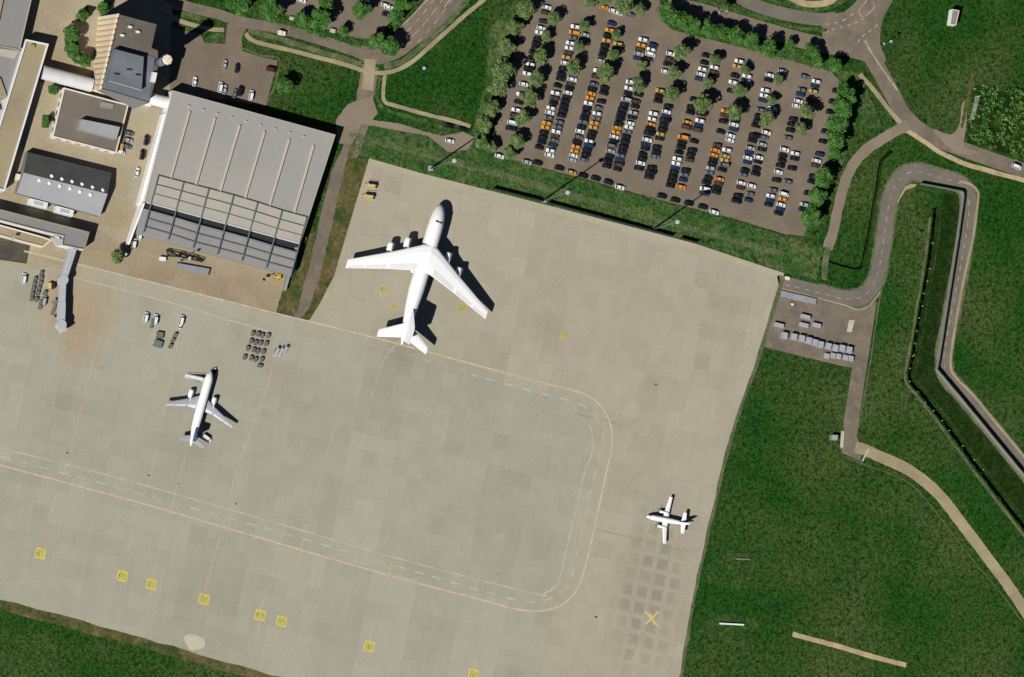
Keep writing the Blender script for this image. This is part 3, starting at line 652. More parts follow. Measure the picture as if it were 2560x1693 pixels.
# wing walls
def wallstrip(pa, ha, pb, hb, th, m_, root, name, o):
    A = P(*pa); B = P(*pb); A = A-o; B = B-o; d = (B-A).normalized(); s = Vector((d.y, -d.x, 0))*th/2
    mb = MB(); mb.prism([A-s, A+s, B+s, B-s], [A-s+Vector((0, 0, ha)), A+s+Vector((0, 0, ha)), B+s+Vector((0, 0, hb)), B-s+Vector((0, 0, hb))]); return mb.build(name, m_, root)
wallstrip((347, 512), HH, (314, 613), 4.5, .9, WHITEW, hg, 'wing_wall', ho)
wallstrip((731, 622), 6.0, (708, 727), 2.6, 1.2, ROOF2, hg, 'wing_wall', ho)
# steel grid
tops = [(396, 439), (459, 455.5), (522, 471.5), (584, 488), (644, 506), (705, 526), (767, 543)]
bots = [(358, 582), (420, 600), (482, 621), (543, 637), (604, 653), (665, 671), (727, 688)]
for i, (a, b) in enumerate(zip(tops, bots)):
    mb = MB(); A, B = HP(*a, HH+.7), HP(*b, HH-.4); mb.beam(A, B, .42, .5)
    for k in range(9):
        q = A.lerp(B, k/8)
        if k < 4: mb.beam(q, Vector((q.x, q.y, HH-.1)), .16, .16)
        elif k > 5: mb.beam(q, Vector((q.x, q.y, 6.5)), .16, .16)
    mb.build('grid_girder', STEEL, hg)
for f, w in ((0, .34), (.155, .26), (.315, .26), (.62, .3), (.76, .26), (.90, .26)):
    mb = MB()
    for i in range(6):
        a = (tops[i][0]+(bots[i][0]-tops[i][0])*f, tops[i][1]+(bots[i][1]-tops[i][1])*f)
        b = (tops[i+1][0]+(bots[i+1][0]-tops[i+1][0])*f, tops[i+1][1]+(bots[i+1][1]-tops[i+1][1])*f)
        mb.beam(HP(*a, HH+.5-1.1*f), HP(*b, HH+.5-1.1*f), w*.75, .3)
    mb.build('grid_beam', STEEL, hg)

# tower building
TH = 24.0
tpx = c1(1430, 170, 1920, 300, 1855, 590, 1935, 620, 1925, 900, 1830, 1262, 1225, 1085, 1385, 470)
tb = bld('terminal_tower', tpx, TH, 'tall square block with striped cream west facade and a long shadow', 'building')
to = Vector((tb.location.x, tb.location.y, 0))
def TP(x, y, h): return P(x/4.9, y/4.9, h)-to
w_, r_, tl = block(tb, tpx, TH, GREYW, RFBRN, par=.7, trim=RFBRN, foot={0: (1225/4.9, 212/4.9), 7: (1212/4.9, 505/4.9), 6: (1150/4.9, 1098/4.9)})
# ribbed west facade leaning out
nr = 27
for k in range(nr):
    f0, f1 = (k+(.0 if k % 2 == 0 else .35))/nr, (k+1.35 if k % 2 == 0 else k+1)/nr
    def tp(f): return TP(1430+(1215-1430)*f, 172+(1090-172)*f, TH+.15)
    def bp(f): return TP(1205+(1128-1205)*f, 205+(1100-205)*f, 0)
    mb = MB(); s = Vector((-.35, -.1, 0)) if k % 2 else Vector((0, 0, 0))
    a0, a1, b0, b1 = tp(f0)+s, tp(f1)+s, bp(f0)+s, bp(f1)+s; e = Vector((1.2, .3, 0))
    mb.add([b0, b1, a1, a0, b0+e, b1+e, a1+e, a0+e], [(0, 1, 2, 3), (4, 7, 6, 5), (0, 4, 5, 1), (3, 2, 6, 7), (0, 3, 7, 4), (1, 5, 6, 2)])
    mb.build('facade_panel', ORANGEW if k % 2 else CREAM, tb)
for q, h0, h1, m_ in ((c1(1408, 600, 1765, 695, 1738, 1108, 1322, 992), TH-.7, TH+3.2, RFBLUE),):
    roofbox(tb, q, h0, h1, m_, 'plant_room')
roofbox(tb, c1(1400, 575, 1900, 700, 1828, 1250, 1235, 1075), TH-.7, TH-.35, RFBLUE, 'lower_deck')
for x, y in ((1590, 850), (1440, 905), (1700, 915)): roofbox(tb, c1(x-35, y-14, x+35, y-4, x+30, y+14, x-38, y+5), TH+3.2, TH+3.6, DKM, 'roof_hatch')
for x, y in ((1600, 330), (1695, 390), (1505, 432)): roofbox(tb, c1(x-22, y-18, x+22, y-12, x+20, y+16, x-24, y+10), TH-.7, TH+.6, WHITE, 'roof_vent')
mb = MB(); mb.beam(TP(1330, 992, TH+3.3), TP(1735, 1108, TH+3.3), .35, .3); mb.build('roof_rail', GALV, tb)
# control tower shaft and cab
base = P(357, 172)-to; mb = MB(); mb.tube((base.x, base.y, TH-1), (base.x, base.y, 33.5), 2.1, 2.0, 12); sh = mb.build('shaft', RFBLUE, tb, smooth=True)
mb = MB(); mb.tube((base.x, base.y, 33.5), (base.x, base.y, 36.3), 2.1, 2.6, 8); cab = mb.build('cab', GLASS, tb)
mb = MB(); mb.tube((base.x, base.y, 36.3), (base.x, base.y, 37.0), 2.5, 2.0, 8); mb.tube((base.x, base.y, 37), (base.x, base.y, 39.4), .12, .06, 6); mb.build('roof', CREAM, cab)
roofbox(tb, c1(1875, 880, 1930, 892, 1905, 1010, 1850, 995), TH-.7, TH+1.6, WHITE, 'stair_head')

# barrel roofed links
def barrel(name, a, b, w, z0, z1, label, m_, m2=None):
    A, B = P(*a, z0), P(*b, z0); r = empty(name, ((A.x+B.x)/2, (A.y+B.y)/2, 0), label, 'walkway'); o = Vector((r.location.x, r.location.y, 0))
    A -= o; B -= o; d = (B-A).normalized(); s = Vector((-d.y, d.x, 0)); rings = []
    N = 12
    for k in range(2):
        c = (A, B)[k]; rings.append([Vector((c.x, c.y, 0))+s*(w/2*math.cos(math.pi*i/(N-1)))+Vector((0, 0, z0+(z1-z0)*math.sin(math.pi*i/(N-1)))) for i in range(N)])
    mb = MB(); mb.loft(rings); mb.build('roof', m_, r, smooth=False)
    mb = MB()
    for c in (A, B): pass
    q = [A+s*w*.45, A-s*w*.45, B-s*w*.45, B+s*w*.45]; mb.prism(zz(q, max(0, z0-2.6)), zz(q, z0+.05)); mb.build('wall', m2 or WHITEW, r)
    if z0 > 3:
        for t in (.15, .5, .85):
            c = A.lerp(B, t); mb = MB(); mb.tube((c.x, c.y, 0), (c.x, c.y, z0-2.5), .4, n=8); mb.build('column', GALV, r)
    return r
barrel('covered_walkway', (106, 180), (230, 213), 6.4, 5.0, 7.6, 'white rounded covered walkway between the tan roofed pier and the striped tower', mat('curved_white_sheet', (.62, .62, .63, 1), s2=.5, amp=.05))
barrel('covered_walkway', (366, 243), (419, 257), 5.4, 4.0, 6.6, 'short white rounded walkway joining the tower to the hangar corner', WHITE)
def low_wall(pts, h, th, label, m_=CREAM, name='wall'):
    Wp = [P(*p) for p in pts]; mb = MB()
    for a, b in zip(Wp[:-1], Wp[1:]):
        mb.beam(a+Vector((0, 0, h/2)), b+Vector((0, 0, h/2)), th, h)
    return tag(mb.build(name, m_), label, 'wall')
low_wall(c1(1105, 1102, 1400, 1190), 3.0, 1.3, 'low cream wall at the foot of the striped tower')
low_wall(c1(1480, 1215, 1830, 1290), 3.0, 1.6, 'low white wall south of the tower beside the brown flat roof', WHITEW)

# pier D
dpx = [(65, 98), (122, 110), (12, 478), (-48, 462)]
b = bld('pier_building', dpx, 8, 'long narrow pier with tan gravel roof and white parapet on its right edge')
w_, r_, L_ = block(b, dpx, 8, WHITEW, RFTAN, par=.8, th=.7, trim=WHITE); windows(b, L_, 2, 3, 5, 3.5, 2.2)
roofbox(b, c1(385, 540, 430, 545, 425, 590, 380, 585), 7.2, 8.6, OLIVE, 'vent')
epx = c1(-60, -60, 400, -60, 245, 612, -60, 560)
b = bld('flat_roof_building', epx, 9, 'grey flat roofed building cut off by the top left corner'); block(b, epx, 9, GREYW, RFGREY, trim=ROOFL)
roofbox(b, c1(-60, -60, 55, -60, -10, 260, -60, 260), 8.5, 9.7, RFTAN, 'upper_roof')
epx = c1(-60, 585, 300, 632, 150, 1215, -60, 1180)
b = bld('flat_roof_building', epx, 6, 'low building with pale grey roof below the grey one at the left edge'); block(b, epx, 6, GREYW, RFGREY, trim=ROOFL)
roofbox(b, c1(-60, 900, 15, 960, 100, 1195, -60, 1180), 5.5, 6.6, RFTAN, 'curved_deck', taper=.3)
roofbox(b, c1(-60, 590, 230, 635, 180, 720, -60, 670), 5.5, 5.9, ROOFL, 'upper_roof')
epx = c1(-60, 1330, 195, 1372, 130, 1620, -60, 1590)
b = bld('small_block', epx, 5.5, 'small block with pale flat roof at the left edge beside the long pier'); block(b, epx, 5.5, GREYW, ROOFL, trim=ROOFL)
epx = c4(-60, 120, 0, 130, 30, 210, 30, 330, -60, 340)
b = bld('small_block', epx, 4, 'tiny dark edged roof block halfway down the left edge'); block(b, epx, 4, GREYW, RFTAN)

# courtyard building F
fpx = [(160, 219), (322, 262), (291, 383), (131, 342)]
b = bld('flat_roof_building', fpx, 4.5, 'square building with brown grey flat roof and light raised box, right of the pier')
w_, r_, L_ = block(b, fpx, 4.5, WHITEW, RFDARK, par=.5, th=.55, trim=CREAM); windows(b, L_, 2, 1, 2.8, 4, 2.4); windows(b, L_, 3, 1, 2.8, 4, 2.4)
roofbox(b, c4(1000, -12, 1475, 85, 1430, 235, 965, 110), 4.0, 7.8, RFLITE, 'raised_box')
roofbox(b, c1(1240, 1240, 1400, 1275, 1380, 1340, 1225, 1310), 4.0, 4.6, RFGREY, 'roof_hatch')

# gable building G
G0 = [(69, 380), (279, 432), (250, 541), (42, 482)]
b = bld('workshop', G0, 4.5, 'gabled workshop, slate half and pale half of the roof, two rows of white skylights', 'building')
bo = Vector((b.location.x, b.location.y, 0))
gp = [P(x, y, 4.5)-bo for x, y in G0]
rw, re = P(59, 432, 7.2)-bo, P(269, 485, 7.2)-bo
mb = MB(); mb.prism(zz(gp, 0), zz(gp, 4.5), cap=False)
mb.add([gp[0], gp[3], rw], [(0, 1, 2)]); mb.add([gp[1], gp[2], re], [(0, 1, 2)]); wl_ = mb.build('wall', GREYW, b)
ov = .05
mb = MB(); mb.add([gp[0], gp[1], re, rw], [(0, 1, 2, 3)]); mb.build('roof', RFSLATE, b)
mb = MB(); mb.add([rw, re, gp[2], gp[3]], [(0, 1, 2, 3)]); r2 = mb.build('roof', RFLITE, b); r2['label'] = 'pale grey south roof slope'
def dome(root, c, r, h, m_, name):
    mb = MB(); rings = []
    for k in range(4):
        t = k/3*1.35; rings.append([c+Vector((r*math.cos(t)*math.cos(a), r*math.cos(t)*math.sin(a), h*math.sin(t))) for a in [i*math.pi/4+.4 for i in range(8)]])
    mb.loft(rings); return mb.build(name, m_, root)
for x, y in ((640, 685), (765, 722), (890, 752), (1012, 785), (1140, 822), (1265, 858), (488, 735), (612, 770), (740, 806), (865, 835), (988, 876), (1115, 912)):
    p = P(x/4.9, 300+y/4.9, 7.3)-bo; dome(b, Vector((p.x, p.y, 6.3)), 1.05, 1.2, WHITE, 'skylight')
roofbox(b, c4(205, 655, 265, 668, 245, 740, 190, 728), .1, 3.2, CREAM, 'porch')

# pier H
hp = [(-60, 508), (224, 580), (212, 624), (192, 621), (152, 612), (158, 590), (120, 582), (-60, 535)]
b = bld('gate_building', hp, 8, 'long grey flat roofed gate building left of the jet bridge')
w_, r_, L_ = block(b, hp, 8, WHITEW, RFGREY, par=.6, th=.45, trim=RFTAN); ro = Vector((b.location.x, b.location.y, 0))
hp2 = [(-60, 545), (100, 590), (130, 600), (108, 618), (60, 606), (-60, 573)]
b2 = bld('terrace', hp2, 4, 'tan lower terrace along the front of the gate building'); block(b2, hp2, 4, CREAM, RFTAN, par=.6, th=.5, trim=CREAM)
for q in (c6(150, 60, 190, 70, 180, 95, 140, 85), c6(620, 60, 780, 90, 770, 150, 690, 170)): roofbox(b, q, 7.4, 8.4, GALV, 'roof_unit')

# jet bridge
def jetbridge():
    A, B = P(182, 622, 5.5), P(157, 700, 5.5); Cc = P(152, 812, 5.5)
    r = empty('jet_bridge', (B.x, B.y, 0), 'pale grey jet bridge reaching down over the apron from the gate building', 'jet bridge'); o = Vector((B.x, B.y, 0))
    A = A-o; B = B-o; Cc = Cc-o
    A.z = B.z = Cc.z = 5.2
    mb = MB(); mb.beam(A, B, 3.0, 2.9); mb.beam(A+Vector((0, 0, 1.55)), B+Vector((0, 0, 1.55)), .5, .2); mb.build('fixed_tunnel', GALV, r)
    mb = MB(); mb.tube((B.x, B.y, 3.6), (B.x, B.y, 6.9), 2.3, n=14); mb.build('rotunda', GALV, r)
    M1 = B.lerp(Cc, .5)
    mb = MB(); mb.beam(B, M1, 2.7, 2.6); mb.build('tunnel', GALV, r)
    mb = MB(); mb.beam(M1, Cc, 3.1, 3.0); mb.build('tunnel', GALV, r)
    d = (Cc-B).normalized(); mb = MB(); mb.tube(Cc+Vector((0, 0, -1.6)), Cc+Vector((0, 0, 1.8)), 2.3, n=12); E_ = Cc+d*2.2+Vector((1.6, .2, 0)); mb.beam(Cc, E_+d*1.2, 3.2, 2.8); mb.build('cab', GALV, r)
    for f, w in ((0.02, .5), (.78, .7)):
        c = B.lerp(Cc, f); mb = MB(); mb.tube((c.x-.9, c.y, 0), (c.x-.9, c.y, 4), .25, n=8); mb.tube((c.x+.9, c.y, 0), (c.x+.9, c.y, 4), .25, n=8); mb.box(c.x-1.6, c.x+1.6, c.y-.5, c.y+.5, .1, .9); mb.build('leg', DKM, r)
    c = B.lerp(Cc, .62); mb = MB()
    for k in range(7): mb.box(c.x-3.6+k*.1, c.x-2.2+k*.1, c.y-3+k*.75, c.y-2.3+k*.75, .4*k+.2, .4*k+.35)
    mb.box(c.x-3.7, c.x-1.4, c.y+2.2, c.y+3.4, 3.1, 3.3); mb.build('stair', STEEL, r)
jetbridge()

# sheds in the grass
q = N3(1475, 112, 1562, 130, 1520, 312, 1447, 300)
b = bld('hut', q, 4.2, 'small hut with white walls and grey roof alone in the top right grass', 'hut'); block(b, q, 4.2, WHITEW, RFGREY, par=.2, th=.3, trim=CREAM)
q = N8(0, 1112, 78, 1118, 68, 1182, -8, 1176)
b = bld('hut', q, 2.6, 'tiny white hut beside the bend where the narrow road ends', 'hut'); block(b, q, 2.6, GREYW, CONT, par=.1, th=.15)
low_wall(N8(130, 1068, 115, 1270), .5, 1.4, 'pale concrete kerb block beside the tiny white hut', PALEP)
q = [(2428, 262), (2441, 240), (2452, 255), (2440, 290), (2425, 300)]
r = empty('polytunnel', tuple(P(2438, 268)), 'pale plastic polytunnel at the edge of the planted plot', 'polytunnel')
mb = MB(); rings = []
for f in (0, 1):
    c = (P(2444, 243)-P(2438, 268)) if f == 0 else (P(2430, 298)-P(2438, 268)); c.z = 0
    rings.append([c+Vector((1.5*math.cos(math.pi*i/9), .4*math.cos(math.pi*i/9), 1.6*math.sin(math.pi*i/9))) for i in range(10)])
mb.loft(rings); mb.build('cover', mat('weathered_plastic', rgb(140, 152, 134, K), rgb(110, 128, 100, K), s1=.6, s2=1.5, amp=.25), r)
for f in (0, 1):
    mb = MB(); mb.loft([[v*1.03 for v in rings[f]], [v*1.03+Vector((.1, .3, 0)) for v in rings[f]]]); mb.build('hoop', WHITE, r)

# blast fences / walls
def fence(pts, h, label, m_, cap, step=6, name='blast_fence', th=.25):
    Wp = [P(*p) for p in pts]; r = empty(name, tuple(Wp[0]), label, 'fence'); o = Vector((Wp[0].x, Wp[0].y, 0))
    mb = MB(); cp = MB()
    for a, b_ in zip(Wp[:-1], Wp[1:]):
        a = a-o; b_ = b_-o; mb.beam(Vector((a.x, a.y, h/2)), Vector((b_.x, b_.y, h/2)), th, h)
        cp.beam(Vector((a.x, a.y, h+.08)), Vector((b_.x, b_.y, h+.08)), th+.12, .16)
    mb.build('panel', m_, r)
    if cap: cp.build('coping', cap, r)
    L = sum((b_-a).length for a, b_ in zip(Wp[:-1], Wp[1:])); n = max(2, min(99, int(L/step))); acc = 0; k = 0
    pm = MB().box(-.12, .12, -.12, .12, 0, h+.1).mesh('post')
    first = True
    for a, b_ in zip(Wp[:-1], Wp[1:]):
        l_ = (b_-a).length
        while k*L/n < acc+l_+1e-3 and k <= n:
            q = a.lerp(b_, min(1, (k*L/n-acc)/l_))-o; link('post', pm, DKM if first else None, r, (q.x+.2, q.y+.3, 0)); first = False; k += 1
        acc += l_
    return r
fence(C_(150, 945, 760, 1102), 3.0, 'dark blast fence on the apron edge between the two nearer floodlight masts', DKM, None)
fence(C_(820, 1120, 2340, 1528)+D_(180, 1530), 3.0, 'longest dark blast fence on the apron edge, ending at the right hand mast', DKM, None)
fence(D_(290, 1555)+[(1738, 608)], 3.0, 'short dark blast fence stub right of the right hand mast', DKM, None)
fence(wall_px, 2.8, 'long low wall following the inner side of the hooked service road', GREYW, GDRY, step=8, name='retaining_wall')
# white marker posts along the ditch
pm = MB().tube((0, 0, 0), (0, 0, 1.0), .22, .18, 6).mesh('marker_post'); pm.materials.append(PALEP)
mk = N7(2110, 140, 2075, 450, 2045, 605, 2000, 755, 1985, 910, 1945, 1055, 1915, 1215, 1895, 1370, 1880, 1510)+N8(985, 150, 950, 300, 950, 460, 1045, 590, 1140, 720, 1240, 820, 1345, 940, 1430, 1060, 1600, 1250, 1740, 1420, 1850, 1540)
for i, p in enumerate(mk):
    o = link('marker_post', pm, None, None, P(*p)); tag(o, 'short pale marker post beside the weedy ditch, %s from the top' % ordi(i+1), 'post', 'marker posts along the ditch')

# floodlight masts
def mast(base, h, label, big=True, group=None):
    o = P(*base); r = empty('floodlight_mast', tuple(o), label, 'floodlight', group)
    k = 1.0 if big else .5
    mb = MB(); mb.box(-1.2*k, 1.2*k, -1.2*k, 1.2*k, 0, .5, taper=.2); mb.build('footing', CONT, r)
    mb = MB(); mb.tube((0, 0, .4), (0, 0, h), .42*k, .26*k, 10); mb.build('pole', mat('mast_green_grey', rgb(96, 112, 100, K), s2=1, amp=.1), r, smooth=True)
    mb = MB(); mb.tube((0, 0, h-.3), (0, 0, h+.2), .75*k, .75*k, 12); hd = mb.build('head', GALV, r)
    for i in range(8 if big else 3):
        a = i*2*math.pi/(8 if big else 3); q = MB(); q.box(.7*k*math.cos(a)-.22, .7*k*math.cos(a)+.22, .7*k*math.sin(a)-.22, .7*k*math.sin(a)+.22, h-.9, h-.3); q.build('lamp', WHITE, hd)
    return r
g_ = 'tall floodlight masts along the apron edge'
mast((1077, 421), 33, 'tall floodlight mast nearest the hangar on the apron edge', group=g_)
mast((1359, 500), 33, 'tall floodlight mast standing in the gap of the blast fence', group=g_)
mast((1632, 573), 33, 'tall floodlight mast at the right hand end of the blast fence', group=g_)
mast((450, 653), 15, 'slim lamp mast beside the grey ramp in front of the hangar', False)
mast((303, 640), 8, 'slim lamp mast by the bush left of the hangar wing wall', False)
mast((2211, 109), 9, 'lamp post in the grass right of the road junction', False)
mast((1800, 32), 9, 'lamp post on the verge above the car park', False)

# ------------------------------------------------------------------ aircraft
FLAPM = mat('flap_grey_paint', (.74, .75, .76, 1), s2=.8, amp=.04, rough=.6)
def wing_mesh(mb, secs, sgn):
    rings = []
    for x, le, te, z, t in secs:
        c = le-te
        rings.append([Vector((sgn*x, le-f*c, z+g*t)) for f, g in ((0, 0), (.08, .32), (.3, .52), (.65, .34), (1, .02), (.65, -.2), (.3, -.42), (.08, -.28))])
    mb.loft(rings)
def lathe_y(mb, prof, cx, cz, n=16, mi=0):
    mb.loft([[Vector((cx+r*math.cos(2*math.pi*i/n), y, cz+r*math.sin(2*math.pi*i/n))) for i in range(n)] for y, r in prof], mi)
def plane(name, nose_px, h, tail_px, ht, label, fus, wingsecs, stabsecs, fin, engines, wmat, finmat, dy=0, rot=0, prop=False):
    n = P(*nose_px, h); t = P(*tail_px, ht); d = (n-t); d.z = 0; ang = math.atan2(d.y, d.x)-math.pi/2+rot
    r = empty(name, (n.x, n.y, 0), label, 'airplane', rz=ang)
    mb = MB(); N = 24
    mb.loft([[Vector((w*math.cos(2*math.pi*i/N), y, zc+hh*math.sin(2*math.pi*i/N)*(1 if math.sin(2*math.pi*i/N) > 0 else .92))) for i in range(N)] for y, w, zc, hh in fus])
    fo = mb.build('fuselage', AIRW, r, smooth=True)
    for s in (-1, 1):
        mb = MB(); wing_mesh(mb, wingsecs, s); mb.build('wing', wmat, r, smooth=False)
        mb = MB(); wing_mesh(mb, stabsecs, s); mb.build('tailplane', wmat, r)
        def surf(sec, f):
            x, le, te, z, t = sec; c = le-te
            zf = .52+(.34-.52)*(f-.3)/.35 if f < .65 else .34+(.02-.34)*(f-.65)/.35
            return Vector((s*x, le-f*c, z+zf*t+.05))
        def lerps(a, b, g): return tuple(a[i]+(b[i]-a[i])*g for i in range(5))
        for (sa, sb, f0, f1, nm) in ((lerps(wingsecs[1], wingsecs[2], .05), wingsecs[2] if len(wingsecs) > 3 else lerps(wingsecs[1], wingsecs[2], .6), .72, .97, 'flap'), (lerps(wingsecs[-2], wingsecs[-1], .08), lerps(wingsecs[-2], wingsecs[-1], .55), .74, .97, 'flap'), (lerps(wingsecs[-2], wingsecs[-1], .6), lerps(wingsecs[-2], wingsecs[-1], .95), .74, .97, 'aileron')):
            mb = MB(); q = [surf(sa, f0), surf(sb, f0), surf(sb, f1), surf(sa, f1)]; mb.add(q+[v-Vector((0, 0, .08)) for v in q], [(0, 1, 2, 3), (4, 7, 6, 5), (0, 4, 5, 1), (1, 5, 6, 2), (2, 6, 7, 3), (3, 7, 4, 0)]); mb.build(nm, FLAPM, r)
    (lb, tb_, zb), (lt, tt, zt), th = fin
    mb = MB(); rr = []
    for le, te, z, q in ((lb, tb_, zb, th), (lt, tt, zt, th*.5)):
        rr.append([Vector((g*q, le-f*(le-te), z)) for f, g in ((0, 0), (.15, .5), (.5, .5), (1, .04), (1, -.04), (.5, -.5), (.15, -.5))])
    mb.loft(rr); mb.build('fin', finmat, r)
    for (x, yf, z, rad, ln) in engines:
        for s in (-1, 1):
            mb = MB()
            if prop: lathe_y(mb, [(yf, rad*.45), (yf-.5, rad*.8), (yf-1.5, rad), (yf-ln*.7, rad*.9), (yf-ln, rad*.2)], s*x, z, 12)
            else: lathe_y(mb, [(yf-.35, rad*.80), (yf-.02, rad*.9), (yf-.1, rad*.97), (yf-ln*.35, rad), (yf-ln*.7, rad*.86), (yf-ln, rad*.55), (yf-ln*1.12, rad*.2)], s*x, z, 18)
            e = mb.build('engine', AIRW, r, smooth=True)
            if prop:
                mb = MB(); lathe_y(mb, [(yf+.5, .02), (yf+.1, .22), (yf-.05, .28)], s*x, z, 8)
                pr = mb.build('propeller', DKM, e)
                for k in range(4):
                    a = k*math.pi/2+.5; v = Vector((math.cos(a), 0, math.sin(a))); q = MB(); q.beam(Vector((s*x, yf+.15, z))+v*.15, Vector((s*x, yf+.15, z))+v*1.6, .08, .24); q.build('blade', DKM, pr)
            else:
                mb = MB(); lathe_y(mb, [(yf-.30, rad*.80), (yf-.31, rad*.1)], s*x, z, 18); mb.build('intake', DKM, e)
                wz = next((wingsecs[i][3]+(wingsecs[i+1][3]-wingsecs[i][3])*(x-wingsecs[i][0])/(wingsecs[i+1][0]-wingsecs[i][0]) for i in range(len(wingsecs)-1) if wingsecs[i][0] <= x <= wingsecs[i+1][0]), z+1)
                mb = MB(); mb.beam((s*x, yf-ln*.15, z+rad*.9), (s*x, yf-ln*1.25, wz), .35, rad*.7); mb.build('pylon', AIRW, e)
    return r
an_f = [(0, .25, 4.4, .3), (-.6, 1.1, 4.6, 1.2), (-2, 2.0, 5.0, 2.3), (-4.5, 2.8, 5.5, 3.3), (-8, 3.35, 5.9, 4.1), (-12, 3.55, 6.1, 4.5), (-20, 3.6, 6.2, 4.6), (-32, 3.6, 6.1, 4.3), (-42, 3.5, 6.1, 4.1), (-50, 2.9, 6.6, 3.3), (-57, 2.1, 7.2, 2.5), (-63, 1.3, 7.9, 1.6), (-67.5, .6, 8.6, .7), (-68.6, .15, 8.8, .2)]
an = plane('cargo_airplane', (1103, 511), 5, (1002, 860), 8, 'huge white four engined cargo jet parked nose up on the apron', an_f,
           [(0, -20.0, -33.6, 10.3, 1.8), (3.6, -21.4, -34.0, 10.0, 1.7), (16, -28.8, -37.4, 8.6, 1.1), (35.4, -39.4, -43.6, 6.6, .45)],
           [(0, -57.3, -65.3, 8.9, .9), (1.6, -58.6, -65.6, 8.9, .8), (12.4, -65.4, -69.0, 8.6, .35)],
           ((-50.0, -66.5, 8.8), (-61.0, -69.8, 20.6), .9), [(10.3, -20.2, 5.3, 1.65, 5.6), (17.3, -24.9, 4.9, 1.65, 5.6)], AIRW, AIRW, rot=R(0.2))
mb = MB(); mb.box(-1.7, 1.7, -9.6, -8.9, 9.2, 10.35, taper=.1); mb.build('cockpit_window', DKM, an)
for s in (-1, 1):
    mb = MB(); mb.box(s*3.0-.9, s*3.0+.9, -34, -25, 1.6, 3.6, taper=.5); mb.build('gear_fairing', AIRW, an)
    mb = MB()
    for k in range(5):
        for dx in (-.5, .5): mb.tube((s*3.2+dx-.2, -26-1.7*k, .65), (s*3.2+dx+.2, -26-1.7*k, .65), .65, n=12)
    mb.build('landing_gear', TYRE, an)
mb = MB()
for dx in (-1.2, -.5, .5, 1.2): mb.tube((dx-.2, -7.5, .6), (dx+.2, -7.5, .6), .6, n=12)
mb.box(-.25, .25, -7.7, -7.3, .5, 2.6); mb.build('landing_gear', TYRE, an)
ja_f = [(0, .1, 3.4, .1), (-.4, .6, 3.45, .7), (-1.5, 1.2, 3.6, 1.35), (-3.2, 1.75, 3.8, 1.9), (-5, 1.97, 3.9, 2.07), (-22, 1.97, 3.9, 2.07), (-27, 1.75, 4.1, 1.85), (-32, 1.05, 4.6, 1.15), (-35.4, .45, 5.0, .5), (-36.1, .15, 5.1, .2)]
ja = plane('airliner', (528, 927), 4, (475, 1117), 4.6, 'white twin engined airliner with grey wings and dark blue fin', ja_f,
           [(0, -11.4, -18.6, 2.9, 1.1), (1.97, -12.4, -18.8, 3.0, 1.0), (6, -15.0, -19.0, 3.4, .6), (16.9, -20.6, -22.1, 4.5, .25)],
           [(0, -30.2, -34, 4.9, .5), (.9, -30.9, -34.2, 4.9, .4), (6.2, -33.9, -35.6, 5.3, .18)],
           ((-26.5, -33.6, 5.3), (-32.0, -34.6, 11.8), .5), [(5.7, -10.9, 2.1, 1.2, 4.3)], AIRG, AIRB)
mb = MB(); mb.box(-1.1, 1.1, -1.9, -1.5, 4.35, 4.75, taper=.05); mb.build('cockpit_window', DKM, ja)
for x, y in ((-3.6, -17.2), (3.6, -17.2), (0, -4.5)):
    mb = MB()
    for dx in (-.4, .4): mb.tube((x+dx-.15, y, .55), (x+dx+.15, y, .55), .55, n=12)
    mb.box(x-.12, x+.12, y-.12, y+.12, .5, 2.4); mb.build('landing_gear', TYRE, ja)
tp_f = [(0, .08, 2.3, .08), (-.5, .45, 2.35, .5), (-1.6, .85, 2.5, .95), (-3, 1.15, 2.6, 1.25), (-5, 1.2, 2.65, 1.3), (-13, 1.2, 2.65, 1.3), (-17, .8, 2.9, .9), (-20.5, .35, 3.2, .4), (-21.8, .08, 3.3, .1)]
tpq = plane('turboprop_airplane', (1616, 1291), 2.5, (1728, 1312), 3, 'small white twin propeller plane pointing left near the apron edge', tp_f,
            [(0, -8.2, -11.2, 2.0, .45), (1.2, -8.3, -11.1, 2.0, .45), (3.5, -8.6, -10.9, 2.1, .4), (10.9, -9.8, -11.3, 2.7, .18)],
            [(0, -16.6, -19.2, 3.4, .3), (.4, -16.8, -19.2, 3.4, .3), (4.9, -17.4, -18.9, 3.6, .12)],
            ((-14.5, -19.8, 3.2), (-18.6, -20.6, 7.0), .35), [(3.4, -5.6, 2.4, .62, 5.4)], AIRW, AIRW, prop=True)
mb = MB(); mb.box(-.6, .6, -1.9, -1.4, 3.1, 3.42, taper=.05); mb.build('cockpit_window', DKM, tpq)
for x, y in ((-3.4, -9.5), (3.4, -9.5), (0, -2.5)):
    mb = MB(); mb.tube((x-.15, y, .35), (x+.15, y, .35), .35, n=10); mb.box(x-.08, x+.08, y-.08, y+.08, .3, 1.9); mb.build('landing_gear', TYRE, tpq)

